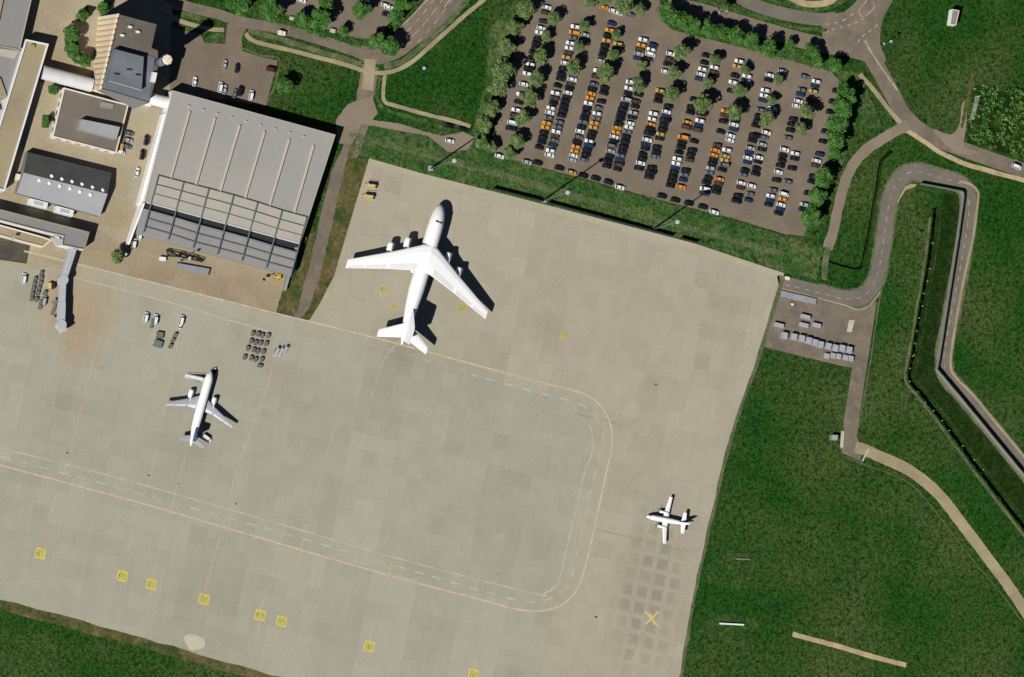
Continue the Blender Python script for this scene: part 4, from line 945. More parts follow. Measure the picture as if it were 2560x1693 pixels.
# ------------------------------------------------------------------ vehicles
CARC = {'W': ('white', (.84, .85, .86, 1)), 'S': ('silver', (.42, .44, .46, 1)), 'G': ('grey', (.16, .17, .18, 1)), 'K': ('black', (.012, .012, .014, 1)), 'B': ('dark blue', (.02, .04, .11, 1)),
        'O': ('orange', (.75, .32, .05, 1)), 'R': ('dark red', (.12, .02, .015, 1)), 'Y': ('gold', (.55, .36, .10, 1)), 'T': ('brown', (.10, .06, .035, 1))}
CM = {k: mat('car_paint_'+v[0].replace(' ', '_'), v[1], amp=0, rough=.3, coat=.6, spec=.5) for k, v in CARC.items()}
def car_body(kind):
    mb = MB(); H = {'car': 1.42, 'van': 1.95}[kind]; L = {'car': 2.2, 'van': 2.45}[kind]; W = .9 if kind == 'car' else 1.0
    rr = []
    for x, w, z0, z1 in ((-L, W*.84, .42, .74), (-L+.15, W*.96, .28, .88), (-L*.6, W, .24, .92), (0, W, .24, .9), (L*.45, W, .24, .86), (L-.25, W*.92, .26, .74), (L, W*.74, .36, .6)):
        rr.append([Vector((x, a*w, z)) for a, z in ((-1, z0+.1), (-1, z1-.12), (-.86, z1), (.86, z1), (1, z1-.12), (1, z0+.1), (.9, z0), (-.9, z0))])
    mb.loft(rr)
    x0, x1 = (-L*.72, L*.18) if kind == 'car' else (-L*.92, L*.45)
    mb.box(x0+.1, x1-.1, -W*.72, W*.72, H-.05, H, 0, taper=.04)
    for x in (-L*.62, L*.62):
        for s in (-1, 1): mb.tube((x, s*(W-.2), .32), (x, s*(W+.01), .32), .32, n=10, mi=1)
    return mb
def car_glass(kind):
    mb = MB(); H = {'car': 1.42, 'van': 1.95}[kind]; L = {'car': 2.2, 'van': 2.45}[kind]; W = .9 if kind == 'car' else 1.0
    x0, x1 = (-L*.72, L*.18) if kind == 'car' else (-L*.92, L*.45)
    f, b_ = (.62, .42) if kind == 'car' else (.5, .06)
    mb.add([(x0-b_, -W*.9, .86), (x1+f, -W*.9, .82), (x1+f, W*.9, .82), (x0-b_, W*.9, .86), (x0+.06, -W*.74, H-.04), (x1-.06, -W*.74, H-.04), (x1-.06, W*.74, H-.04), (x0+.06, W*.74, H-.04)],
           [(4, 5, 6, 7), (0, 1, 5, 4), (1, 2, 6, 5), (2, 3, 7, 6), (3, 0, 4, 7)])
    return mb
GM = {k: car_glass(k).mesh('windows') for k in ('car', 'van')}
for g in GM.values(): g.materials.append(GLASS)
BM = {}
def car(px, py, col, label, group, ang=0.0, kind='car', name='parked_car', h=.6, cat='car', sc=1.0):
    if (col, kind) not in BM:
        me = car_body(kind).mesh('car'); me.materials.append(CM[col]); me.materials.append(TYRE); BM[(col, kind)] = me
    p = P(px, py, h)
    o = link(name, BM[(col, kind)], None, None, (p.x, p.y, 0.35), ang); o.scale = (sc, sc*.98, sc)
    tag(o, label, cat, group); link('windows', GM[kind], None, o)
    return o
UA = math.atan2(U.y, U.x)
# (base x at y0, slope, y0) of each file in crop coordinates; entries = colour + crop y
FILES = [
 ('single file at the left edge', 535, 1040, -.30, 'W90A T160A B265A W345A W395A K480A K540A K585A K640A K720A W790A K845A W905A W1035A W1160A K1255A W1350A T1415A W1505A K1575A'),
 ('left file of the second row', 1100, 560, -.30, 'W330A O400A G465A W530A W590A T650A Y705A W770A K850A K910A K970A K1050A W1140A T1205A K1265A W1325A W1380A G1445A O1510A O1565A K1630A K1690A K1745A K1810A'),
 ('right file of the second row', 1083, 1110, -.298, 'S430A K500A G920A W945A T1010A K1055A W1115A K1180A K1240A K1300A K1360A K1420A G1500A G1560A W1610A T1665A G1720A B1780A W1850A W1900A'),
 ('left file of the third row', 1350, 1180, -.29, 'B290A O370A K440A Y500A K560A K620A K680A S745A W870A T940A G1035A K1090A O1150A O1205A W1265A K1330A K1390A K1445A G1500A K1555A W1610A G1680A K1740A O1800A O1850A W1905A S1960A'),
 ('right file of the third row', 1498, 1180, -.29, 'Y540A K600A K655A K1080A K1140A K1245A G1325A W1395A G1450A O1510A Y1565A K1625A K1680A W1720A B1775A K1830A K1890A G1960A'),
 ('left file of the fourth row', 1760, 1290, -.29, 'W490A O555A T610A S660A B715A W1010A W1085A K1150A S1220A K1290A K1345A K1400A K1455A K1515A O1565A O1620A W1665A K1725A G1790A S1850A K1920A K1970A K2040A'),
 ('right file of the fourth row', 1900, 1290, -.29, 'B555A W600A W665A G745A K1160A T1245A K1310A S1385A K1440A W1510A W1565A G1610A K1680A K1740A K1800A K1855A G1905A B1960A T2020A K2070A'),
 ('left file of the fifth row', 2331, 660, -.275, 'W660A T735A K790A W880A Y1115A K1180A K1240A W1395A W1460A O1525A K1580A K1635A W1715A B1765A K1815A K1890A K1945A W1975A K2065A'),
 ('right file of the fifth row', 2481, 660, -.275, 'K1310A W1370A B1420A K1480A K1535A K1585A Y1630A K1690A K1810A K1865A G1920A K2060A K2120A K2175A'),
 ('left file of the sixth row', 2701, 920, -.279, 'K685A K770A W850A W915A B970A K1225A K1320A K1380A O1500A T1560A O1685A K1745A K1805A K1870A W1950A W2005A B2055A K2110A K2160A K2210A K2262A'),
 ('right file of the sixth row', 2846, 920, -.279, 'W825A T890A K945A K1395A W1480A B1540A T1595A K1735A K1845A K1900A T1965A K2090A G2145A B2205A O2290A'),
 ('left file of the seventh row', 3101, 1010, -.2665, 'W750A Y815A K930A W1010A K1120A O1360A T1420A K1490A K1615A T1785A O1845A O1895A K1945A K2000A S2055A G2120A K2185A K2240A W2315A B2370A'),
 ('right file of the seventh row', 3247, 1010, -.2665, 'W935A W990A T1045A K1470A W1530A B1580A W1665A W1715A W1840A Y1915A Y1965A G2020A K2080A O2195A T2250A K2300A K2345A'),
 ('left file of the eighth row', 3476, 1180, -.263, 'W925A K985A W1110A W1175A B1230A G1350A K1430A K1490A K1540A K1670A K1725A S1815A B1860A W1935A B1985A K2090A G2140A W2245A R2300A K2405A K2465A'),
 ('right file of the eighth row', 3616, 1180, -.263, 'S880A G930A W1335A B1390A O1450A W1625A G1690A S1770A K1830A W1930A K1980A K2070A K2130A W2280A G2375A B2455A'),
 ('left file of the ninth row', 3886, 1280, -.286, 'G945A G1105A B1160A W1240A W1300A K1465A K1525A K1600A G1690A W1835A K1910A K1970A K2030A W2110A K2210A G2330A W2400A B2455A K2510A'),
 ('right file of the ninth row', 4036, 1280, -.286, 'W1000A B1050A Y1120A K1235A W1885A K1945A K2065A G2230A W2380A O2440A W2510A B2560A K2615A'),
 ('single file along the right hand tree line', 4126, 1972, -.28, 'K1120A K1255A K1380A K1620A K1740A B1895A W1970A T2030A K2165A K2230A K2375A S2510A K2575A'),
]
ncar = 0
g_ = 'cars parked in the large car park'
for desc, x0, y0, sl, ent in FILES:
    cnt = {}
    es = ent.split(); ys = []
    for e in es: ys.append(float(e[1:-1]))
    for i in range(1, len(ys)):
        if ys[i]-ys[i-1] < 54: ys[i] = ys[i-1]+54
    for i, e in enumerate(es):
        k = e[0]; nm = CARC[k][0]; cnt[nm] = cnt.get(nm, 0)+1
        px = 1200+(x0+sl*(ys[i]-y0))/4.9; py = ys[i]/4.9
        tot = sum(1 for q in es if q[0] == k)
        lab = ('%s %s car from the top in the %s' % (ordi(cnt[nm]), nm, desc)) if tot > 1 else 'the only %s car in the %s' % (nm, desc)
        car(px+random.uniform(-1.3, 1.3), py+random.uniform(-.5, .5), k, lab, g_, UA+random.uniform(-.03, .03)+(math.pi if random.random() < .5 else 0), kind='van' if random.random() < .1 else 'car', sc=random.uniform(.95, 1.05)); ncar += 1
# cars along the south and north edges
so_ = [('W', 1248, 391), ('S', 1317, 406), ('K', 1343, 408), ('K', 1397, 421), ('Y', 1428, 432), ('K', 1457, 440), ('K', 1488, 447), ('K', 1520, 456), ('W', 1549, 469), ('K', 1654, 491), ('K', 1687, 501), ('K', 1721, 509), ('K', 1756, 518), ('W', 1785, 531)]
kc = {}
for k, x, y in so_:
    nm = CARC[k][0]; kc[nm] = kc.get(nm, 0)+1
    car(x, y, k, '%s %s car from the left on the lower edge of the car park' % (ordi(kc[nm]), nm), 'cars along the lower edge of the car park', UA+random.uniform(-.05, .05), sc=1.06); ncar += 1
for k, x, y, lab in (('O', 1508, 19, 'orange car under the trees on the upper edge of the car park'), ('W', 1533, 27, 'white car beside the orange one on the upper edge of the car park'), ('W', 1545, 33, 'white car next to the grey one on the upper edge of the car park'),
                     ('G', 1575, 38, 'grey car at the end of the upper edge of the car park'), ('W', 964, 14, 'white car in the leafy lot beside the wide road, upper of the white pair'), ('W', 972, 19, 'white car in the leafy lot beside the wide road, lower of the white pair'),
                     ('K', 965, 37, 'black car below the white pair in the leafy lot beside the wide road'), ('K', 952, 76, 'black car under the big tree at the road bend'), ('W', 753, 2, 'white car half cut off by the top edge in the leafy lot'), ('W', 913, -1, 'white car at the top edge right of the leafy lot tree'),
                     ('K', 1122, 316, 'black car on the forecourt above the white one, left of two'), ('K', 1155, 324, 'black car on the forecourt above the white one, right of two'), ('W', 1124, 353, 'white car alone on the forecourt left of the car park')):
    car(x, y, k, lab, None, UA+random.uniform(-.08, .08)); ncar += 1
VD = UA+math.pi/2
for k, x, y, a, kd, lab, cat in (
    ('S', 561, 162, VD, 'car', 'silver car in the lot behind the hangar, second bay row', 'car'), ('K', 592, 171, VD, 'car', 'black car alone in the middle of the lot behind the hangar', 'car'),
    ('R', 677, 174, UA, 'van', 'dark red van at the right edge of the lot behind the hangar', 'van'), ('W', 486, 204, VD, 'car', 'white car at the left end of the row behind the hangar', 'car'),
    ('W', 550, 218, VD, 'van', 'white van left of the silver one behind the hangar', 'van'), ('S', 561, 224, VD, 'car', 'silver car squeezed next to the white van behind the hangar', 'car'),
    ('G', 586, 234, VD, 'car', 'grey car in the hangar shadow', 'car'), ('K', 600, 228, VD, 'van', 'black van in the hangar shadow', 'van'), ('W', 627, 239, VD, 'van', 'white van at the right end of the row behind the hangar', 'van'),
    ('K', 365, 351, VD, 'van', 'black van in the alley beside the white hangar wall, upper of two', 'van'), ('K', 355, 387, VD, 'van', 'black van in the alley beside the white hangar wall, lower of two', 'van'),
    ('W', 342, 431, VD, 'car', 'white car below the two black vans in the alley', 'car'), ('Y', 302, 366, VD, 'van', 'gold van at the corner of the brown roofed building', 'van'), ('W', 299, 381, UA, 'van', 'white van just below the gold van', 'van'),
    ('G', 322, 334, UA, 'car', 'grey car right of the brown roofed building, upper of three', 'car'), ('S', 320, 351, UA, 'car', 'silver car right of the brown roofed building, middle of three', 'car'), ('G', 317, 367, UA, 'car', 'grey car right of the brown roofed building, lower of three', 'car'),
    ('W', 349, 588, VD, 'van', 'white van at the hangar corner, upper of two', 'van'), ('W', 334, 610, VD, 'van', 'white van at the hangar corner, lower of two', 'van'),
    ('W', 59, 697, VD, 'van', 'white van left of the baggage carts', 'van'), ('W', 364, 794, VD, 'van', 'white van in the cluster above the airliner', 'van'), ('W', 388, 799, VD, 'van', 'white van with blue side in the cluster above the airliner', 'van'),
    ('W', 453, 801, VD, 'van', 'white van alone right of the vehicle cluster', 'van'), ('W', 450, 810, VD, 'car', 'white car just behind the lone white van', 'car'), ('W', 516, 1096, UA-.4, 'van', 'white van under the airliner tail', 'van'),
    ('W', 2541, 417, UA-.1, 'van', 'white van on the road near the right edge', 'van'), ('S', 109, 752, VD, 'van', 'silver van beside the baggage carts', 'van')):
    car(x, y, k, lab, None, a+random.uniform(-.04, .04), kd, 'parked_van' if kd == 'van' else 'parked_car', cat=cat)
print('cars', ncar)

# buses / trucks
def longbox(name, a, b, w, h, label, cat, body, cabm=None, roofm=None, z0=.5):
    A, B = P(*a, h), P(*b, h); c = (A+B)/2; d = B-A; L = d.length; ang = math.atan2(d.y, d.x)
    r = empty(name, (c.x, c.y, 0), label, cat, rz=ang)
    mb = MB(); mb.box(-L/2, L/2-(1.9 if cabm else 0), -w/2, w/2, z0, h, taper=.06); mb.build('body', body, r)
    if cabm: mb = MB(); mb.box(L/2-1.75, L/2, -w/2+.05, w/2-.05, z0, h*.82, taper=.12); cb = mb.build('cab', cabm, r); mb = MB(); mb.box(L/2-.5, L/2+.02, -w/2+.2, w/2-.2, h*.5, h*.74); mb.build('windscreen', GLASS, cb)
    if roofm: mb = MB(); mb.box(-L/4, L/4, -w/4, w/4, h, h+.15); mb.build('roof_hatch', roofm, r)
    for x in (-L*.35, L*.35):
        mb = MB(); mb.tube((x, -w/2-.02, .45), (x, -w/2+.25, .45), .45, n=10); mb.tube((x, w/2-.25, .45), (x, w/2+.02, .45), .45, n=10); mb.build('wheels', TYRE, r)
    return r
longbox('box_trailer', (73, 503), (119, 515), 3.0, 4.0, 'long white box trailer below the gabled workshop, left of two', 'trailer', WHITE, roofm=GALV)
longbox('box_trailer', (139, 522), (184, 534), 3.0, 4.0, 'long white box trailer below the gabled workshop, right of two', 'trailer', WHITE, roofm=GALV)
# tug and stairs at the airliner
longbox('pushback_tug', (534, 922), (540, 934), 2.2, 1.6, 'white pushback tug at the airliner nose', 'tug', WHITE, DKM)
def stairs(a, b, w, h, label, m_):
    A, B = P(*a), P(*b); d = B-A; L = d.length; ang = math.atan2(d.y, d.x); c = (A+B)/2
    r = empty('boarding_stairs', (c.x, c.y, 0), label, 'stairs', rz=ang)
    mb = MB(); n = 12
    for k in range(n): x = -L/2+L*.8*k/n; mb.box(x, x+L*.8/n+.04, -w/2+.1, w/2-.1, h*k/n+.3, h*(k+1)/n+.2)
    mb.box(L*.3, L/2, -w/2+.1, w/2-.1, h+.1, h+.25); mb.build('steps', m_, r)
    for s in (-1, 1): mb = MB(); mb.beam((-L/2, s*w/2, 1.2), (L*.3, s*w/2, h+1.1), .1, .12); mb.beam((L*.3, s*w/2, h+1.1), (L/2, s*w/2, h+1.1), .1, .12); mb.build('handrail', GALV, r)
    mb = MB(); mb.box(-L*.1, L*.45, -w/2+.2, w/2-.2, .35, .9); mb.build('chassis', DKM, r)
    return r
stairs((462, 940), (503, 952), 1.9, 2.8, 'white boarding stairs pushed against the airliner door', WHITE)
for i, (a, b) in enumerate((((684, 893), (691, 871)), ((695, 892), (702, 872)), ((706, 885), (712, 868)))):
    r = stairs(a, b, 1.6, 2.2, '%s set of grey stairs beside the rows of dark carts' % ['left', 'middle', 'right'][i], GALV); r['group'] = 'grey stairs beside the carts'
# dollies and carts
def dolly_mesh():
    mb = MB(); mb.box(-1.1, 1.1, -.75, .75, .35, .5, 0)
    for x in (-.8, .8):
        for y in (-.6, .6): mb.tube((x, y-.08, .2), (x, y+.08, .2), .2, n=8, mi=1)
    mb.box(-.98, .98, -.65, .65, .5, 1.25, 2, taper=.08); mb.beam((1.1, 0, .4), (1.8, 0, .3), .08, .08, 1)
    me = mb.mesh('cart'); [me.materials.append(q) for q in (DKM, TYRE, GREYT)]; return me
dm = dolly_mesh()
b58 = C(560, 760, 9.8)
rows_ = [[(690, 730), (820, 740), (920, 775), (1070, 780)], [(650, 915), (760, 950), (880, 965), (1020, 975)], [(570, 1090), (710, 1130), (810, 1165), (950, 1175)], [(490, 1310), (650, 1330), (760, 1365), (910, 1365)]]
for i, rw_ in enumerate(rows_):
    for j, (x, y) in enumerate(rw_):
        px = b58(x, y)[0]; o = link('baggage_cart', dm, None, None, (P(*px).x, P(*px).y, .3), VD); tag(o, 'dark baggage cart, %s in the %s row of the cart block' % (ordi(j+1), ordi(i+1)), 'cart', 'baggage carts in rows on the apron')
o = link('baggage_cart', dm, None, None, (P(648, 915).x, P(648, 915).y, .3), UA); tag(o, 'dark cart standing alone below the block of baggage carts', 'cart', 'baggage carts in rows on the apron')
for nm, lst in (('left', c6(425, 580, 412, 640, 400, 700, 388, 760, 380, 820)), ('right', c6(500, 510, 498, 570, 488, 630, 470, 690, 455, 750, 440, 830))):
    for j, p in enumerate(lst):
        o = link('baggage_cart', dm, None, None, (P(*p).x, P(*p).y, .3), VD-.1); tag(o, 'dark baggage cart left of the jet bridge, %s from the top in the %s string' % (ordi(j+1), nm), 'cart', 'baggage cart strings left of the jet bridge')
for j, p in enumerate(c6(545, 750, 500, 860, 485, 920)):
    o = link('baggage_cart', dm, None, None, (P(*p).x, P(*p).y, .3), VD-.15); tag(o, 'loose dark cart near the silver van, %s from the top' % ordi(j+1), 'cart', 'loose carts near the jet bridge')
longbox('dark_trailer', c6(1970, 1225)[0], c6(1960, 1300)[0], 3.0, 1.6, 'upper of two dark green trailers above the airliner', 'trailer', GREYT)
longbox('dark_trailer', c6(1955, 1330)[0], c6(1930, 1410)[0], 3.6, 1.8, 'lower wider one of two dark green trailers above the airliner', 'trailer', STEEL)
for j, p in enumerate(c6(2140, 1265, 2110, 1330, 2080, 1400)):
    o = link('baggage_cart', dm, None, None, (P(*p).x, P(*p).y, .3), VD-.3); tag(o, 'dark cart right of the green trailers, %s from the top' % ordi(j+1), 'cart', 'cart string right of the green trailers')
longbox('belt_loader', c6(1855, 1180)[0], c6(1880, 1060)[0], 1.0, 1.3, 'slim blue grey belt loader between the two white vans', 'belt loader', STEEL)
longbox('belt_loader', c6(1470, 540)[0], c6(1300, 500)[0], .3, .2, 'thin grey tow bar lying on the apron above the faded lines', 'tow bar', GALV, z0=.1) if False else None
longbox('service_truck', c6(600, 655)[0], c6(680, 660)[0], 2.6, 2.4, 'small orange service truck left of the jet bridge rotunda', 'truck', YELP, DKM)
# boom lift at the hangar corner
def lift(px, py, label):
    o = P(px, py); r = empty('boom_lift', tuple(o), label, 'boom lift', rz=UA)
    mb = MB(); mb.box(-1.6, 1.6, -1.3, 1.3, .5, 1.9, taper=.15); mb.build('chassis', YELM, r)
    mb = MB(); mb.box(-1.1, 1.1, -.9, .9, 1.9, 2.7, taper=.2); mb.build('turntable', YELM, r)
    mb = MB(); mb.beam((0, 0, 2.6), (-5.4, -2.6, 4.4), .45, .5); mb.beam((-5.4, -2.6, 4.4), (-6.6, -3.4, 4.0), .25, .3); mb.build('boom', GALV, r)
    mb = MB(); mb.box(-7.6, -6.4, -4, -3.0, 3.4, 4.4); mb.build('basket', DKM, r)
    for x in (-1.1, 1.1):
        for y in (-1.25, 1.25): mb = MB(); mb.tube((x, y-.2, .5), (x, y+.2, .5), .5, n=10); mb.build('wheel', TYRE, r)
lift(693, 691, 'yellow boom lift with grey arm at the front corner of the hangar')
# ramp, scaffold
q = c7(210, 868, 612, 940, 590, 1020, 190, 905)
b = empty('ramp_slab', tuple(P(478, 672)), 'long flat lavender grey ramp lying in front of the hangar', 'ramp'); o_ = Vector(b.location)
mb = MB(); t = [P(x, y, .5)-o_ for x, y in q]; mb.prism(zz(t, 0), zz(t, .5)); mb.build('deck', LAV, b)
mb = MB(); mb.beam(t[0]+Vector((0, 0, .3)), t[1]+Vector((0, 0, .3)), .2, .6); mb.beam(t[1]+Vector((0, 0, .3)), t[2]+Vector((0, 0, .3)), .2, .6); mb.build('rail', DKM, b)
b = empty('scaffold', tuple(P(440, 640)), 'dark open scaffold frame above the grey ramp', 'scaffold'); o_ = Vector(b.location)
sc_px = c7(70, 715, 240, 750, 390, 790, 515, 830, 505, 860, 370, 830, 230, 800, 90, 790)
Q = [P(*p)-o_ for p in sc_px]
for i in range(3):
    mb = MB(); a, b2_, c_, d_ = Q[i], Q[i+1], Q[6-i], Q[7-i]
    for z in (.9, 1.9):
        for s, e in ((a, b2_), (b2_, c_), (c_, d_), (d_, a), (a, c_)): mb.beam(s+Vector((0, 0, z)), e+Vector((0, 0, z)), .22, .22)
    for s in (a, b2_, c_, d_): mb.tube(s, s+Vector((0, 0, 2)), .12, n=6)
    mb.build('frame', DKM, b)
longbox('generator_trailer', c7(0, 815)[0], c7(75, 825)[0], 1.9, 1.8, 'small white generator trailer left of the dark scaffold', 'trailer', WHITE)
longbox('generator_trailer', c7(340, 808)[0], c7(385, 815)[0], 1.3, 1.4, 'tiny white trailer between the scaffold frames', 'trailer', WHITE)
# yellow stands by the cargo jet
def ystand(px, py, label):
    o = P(px, py); r = empty('maintenance_stand', tuple(o), label, 'stand', 'yellow stands at the apron corner', rz=UA+.15)
    mb = MB()
    for x in (-2, 2):
        for y in (-.7, .7): mb.tube((x*1.15, y*1.3, 0), (x, y, 3.2), .14, n=6)
    mb.build('frame', YELP, r)
    mb = MB(); mb.box(-2.3, 2.3, -.9, .9, 3.2, 3.4); mb.build('deck', YELP, r)
    mb = MB()
    for s, e in (((-2.3, -.9, 4.3), (2.3, -.9, 4.3)), ((-2.3, .9, 4.3), (2.3, .9, 4.3)), ((-2.3, -.9, 4.3), (-2.3, .9, 4.3))): mb.beam(s, e, .1, .1)
    mb.build('guard_rail', YELM, r)
    mb = MB()
    for k in range(7): mb.box(2.2+k*.25, 2.5+k*.25, -.5, .5, 3.0-k*.42, 3.08-k*.42)
    mb.build('ladder', YELP, r)
ystand(920, 468, 'pale yellow work stand at the apron corner, upper of two'); ystand(914, 495, 'pale yellow work stand at the apron corner, lower of two')
# containers on the pad
def container(px, py, w, l, h, ang, label, group, name='cargo_container'):
    o = P(px, py, h); r = empty(name, (o.x, o.y, .3), label, 'container', group, rz=ang)
    mb = MB(); mb.box(-w/2, w/2, -l/2, l/2, .12, h, taper=.05); mb.box(-w/2+.1, w/2-.1, -l/2+.1, l/2-.1, 0, .12); mb.build('shell', CONT, r)
    mb = MB()
    for k in (-1, 0, 1): mb.box(k*w*.32-.05, k*w*.32+.05, -l/2+.05, l/2-.05, h, h+.05)
    mb.build('roof_ribs', GALV, r)
for i, (x, y) in enumerate(((305, 1270), (420, 1285), (515, 1305), (600, 1330), (675, 1355), (745, 1380), (840, 1400), (925, 1420), (1010, 1425), (1095, 1445))):
    p = N7(x, y)[0]; container(*p, 2.7, 3.0, 2.2, UA+random.uniform(-.03, .03), 'pale grey cargo container, %s from the left in the long row' % ordi(i+1), 'row of cargo containers on the parking pad')
for i, (x, y) in enumerate(((820, 1520), (895, 1515), (965, 1525), (1050, 1540), (1115, 1550))):
    p = N7(x, y)[0]; container(*p, 2.4, 2.4, 1.5, UA, 'low pale container, %s from the left in the short row in front' % ordi(i+1), 'short front row of low containers')
for i, (x, y, w) in enumerate(((560, 1040, 4.6), (540, 1140, 4.4), (235, 1142, 4.6), (695, 1142, 4.0))):
    p = N7(x, y)[0]; container(*p, w, 1.9, 1.7, UA, ['grey flat container, upper one behind the row', 'grey flat container just behind the middle of the row', 'grey flat container at the left behind the row', 'grey flat container at the right behind the row'][i], 'flat containers behind the row', 'flat_container')
longbox('flatbed_trailer', N7(262, 755)[0], N7(690, 855)[0], 2.9, 1.1, 'long lavender grey flatbed trailer beside the service road mouth', 'trailer', LAV)
longbox('equipment_box', N7(310, 560)[0], N7(368, 575)[0], 1.6, 1.2, 'small cream equipment box at the apron corner', 'box', CREAM)
longbox('equipment_box', N7(378, 885)[0], N7(416, 890)[0], 1.2, .9, 'tiny cream box below the flatbed trailer', 'box', CREAM)
def board(a, b, h, label):
    A, B = P(*a), P(*b); c = (A+B)/2; d = B-A; r = empty('sign_board', (c.x, c.y, 0), label, 'sign', rz=math.atan2(d.y, d.x)); L = d.length
    mb = MB(); mb.add([(-L/2, 0, .5), (L/2, 0, .5), (L/2, .5, h), (-L/2, .5, h), (-L/2, .15, .5), (L/2, .15, .5), (L/2, .65, h), (-L/2, .65, h)], [(0, 1, 2, 3), (4, 7, 6, 5), (3, 2, 6, 7), (0, 4, 5, 1), (0, 3, 7, 4), (1, 5, 6, 2)]); mb.build('panel', WHITE if h > 1 else GREYT, r)
    for k in range(5): mb = MB(); x = -L/2+.3+(L-.6)*k/4; mb.box(x-.08, x+.08, .2, .36, 0, .9); mb.build('leg', GALV, r)
board(b8(1238, 690)[0], b8(1430, 700)[0], 1.3, 'long low white board standing in the grass right of the apron')
board(b8(1365, 185)[0], b8(1480, 190)[0], .8, 'short faded board in the grass below the propeller plane')
for x, y, lab in ((642, 52, 'pale concrete box on the verge of the leafy lot, left of two'),):
    longbox('cabinet', c2(1590, 220)[0], c2(1640, 232)[0], 1.6, 1.4, lab, 'cabinet', PALEP)
longbox('cabinet', c2(2090, 370)[0], c2(2150, 385)[0], 1.8, 1.5, 'pale concrete box on the verge of the leafy lot, right of two', 'cabinet', PALEP)
longbox('delivery_van', c2(1455, 395)[0], c2(1545, 412)[0], 2.1, 2.3, 'cream van driving on the road behind the hangar', 'van', CREAM, CREAM)
longbox('cabinet', c3(1265, 820)[0], c3(1290, 850)[0], 1.4, 1.3, 'small grey cabinet in the grass beside the footpath bend', 'cabinet', GALV)

# ------------------------------------------------------------------ vegetation
def leaf_quads(mb, pts, size, up=.5):
    for c, nrm in pts:
        a = Vector((random.uniform(-1, 1), random.uniform(-1, 1), random.uniform(-1, 1))).normalized()
        nn = (nrm*.7+a*.8+Vector((0, 0, up))).normalized(); t = nn.cross(Vector((random.uniform(-1, 1), random.uniform(-1, 1), .3))).normalized(); b_ = nn.cross(t)
        s = size*random.uniform(.6, 1.35); k = random.uniform(.6, 1)
        mb.v += [tuple(c-t*s), tuple(c+b_*s*k), tuple(c+t*s), tuple(c-b_*s*k)]
        n = len(mb.v); mb.f.append((n-4, n-3, n-2, n-1)); mb.m.append(0)
def crown_mesh(seed, n=2300, flat=.85):
    random.seed(seed); mb = MB(); lumps = []
    for k in range(13):
        a = random.uniform(0, 6.283); rr = .62*math.sqrt(random.random()); z = random.uniform(-.35, .5)
        lumps.append((Vector((rr*math.cos(a), rr*math.sin(a), z*flat+1.9)), random.uniform(.26, .44)))
    lumps.append((Vector((0, 0, 2.15)), .5))
    pts = []
    for i in range(n):
        c, r = random.choice(lumps); v = Vector((random.gauss(0, 1), random.gauss(0, 1), random.gauss(.25, 1))).normalized()
        pts.append((c+v*r*random.uniform(.75, 1.08), v))
    leaf_quads(mb, pts, .085)
    me = bpy.data.meshes.new('crown'); me.from_pydata(mb.v, [], mb.f); me.update(); return me
def trunk_mesh(seed):
    random.seed(seed); mb = MB(); mb.tube((0, 0, 0), (0, 0, 1.3), .09, .06, 7)
    for k in range(6):
        a = k*1.05+random.random()*.4; mb.tube((0, 0, 1.15+.07*k), (.5*math.cos(a), .5*math.sin(a), 1.9+random.uniform(-.1, .3)), .045, .015, 5)
    me = mb.mesh('trunk'); me.materials.append(BARK); return me
CR = [crown_mesh(i*11+3) for i in range(6)]
CRM = []
for me in CR: me.materials.append(LEAF); CRM.append(me)
CRB = [m_.copy() for m_ in CRM[:3]]
for me in CRB: me.materials[0] = LEAFB
TR = [trunk_mesh(i+1) for i in range(3)]
random.seed(99)
ti = [0]
def tree(px, py, rpx, label, group, bright=False, hf=1.0):
    """px, py = crown centre in the photo; rpx = crown radius in photo pixels"""
    Rm = rpx/S*1.42; hc = 2.0*Rm*.8*hf
    p = P(px, py, hc); i = ti[0]; ti[0] += 1
    r = empty('tree', (p.x, p.y, 0), label, 'tree', group, rz=random.uniform(0, 6.28)); r.scale = (Rm*random.uniform(.92, 1.1), Rm*random.uniform(.92, 1.1), Rm*.8*hf)
    link('crown', (CRB if bright else CRM)[i % (3 if bright else 6)], None, r); link('trunk', TR[i % 3], None, r)
    return r
def treeset(lst, where, group, ordn='from the top', bright=False, hf=1.0):
    lst = sorted(lst, key=lambda t: t[1]) if 'top' in ordn else sorted(lst, key=lambda t: t[0])
    for i, (x, y, r_) in enumerate(lst):
        sz = 'big' if r_ > 19 else ('small' if r_ < 13 else 'medium')
        tree(x, y, r_, '%s leafy tree %s, %s %s' % (sz, where, ordi(i+1), ordn), group, bright, hf)
def TL(f, *q): return [(*f(q[i], q[i+1])[0], q[i+2]/4.9) for i in range(0, len(q), 3)]
treeset(TL(A_, 890, 225, 75, 820, 440, 58, 750, 690, 85, 690, 980, 82, 600, 1210, 88, 530, 1450, 82)+TL(C_, 455, 340, 75, 370, 500, 70), 'beside the leftmost file of parked cars', 'car park trees, leftmost strip')
treeset(TL(A_, 1280, 325, 62, 1225, 560, 62, 1160, 820, 84), 'in the second row of parked cars', 'car park trees, second row')
treeset(TL(A_, 1670, 425, 52, 1620, 670, 62, 1545, 900, 92), 'in the third row of parked cars', 'car park trees, third row')
treeset(TL(A_, 1990, 800, 52, 1940, 1040, 78), 'in the fourth row of parked cars', 'car park trees, fourth row')
treeset(TL(B_, 320, 640, 92, 220, 885, 78, 180, 1140, 82), 'in the fifth row of parked cars', 'car park trees, fifth row')
treeset(TL(B_, 720, 730, 66, 635, 1010, 64, 585, 1260, 92), 'in the sixth row of parked cars', 'car park trees, sixth row')
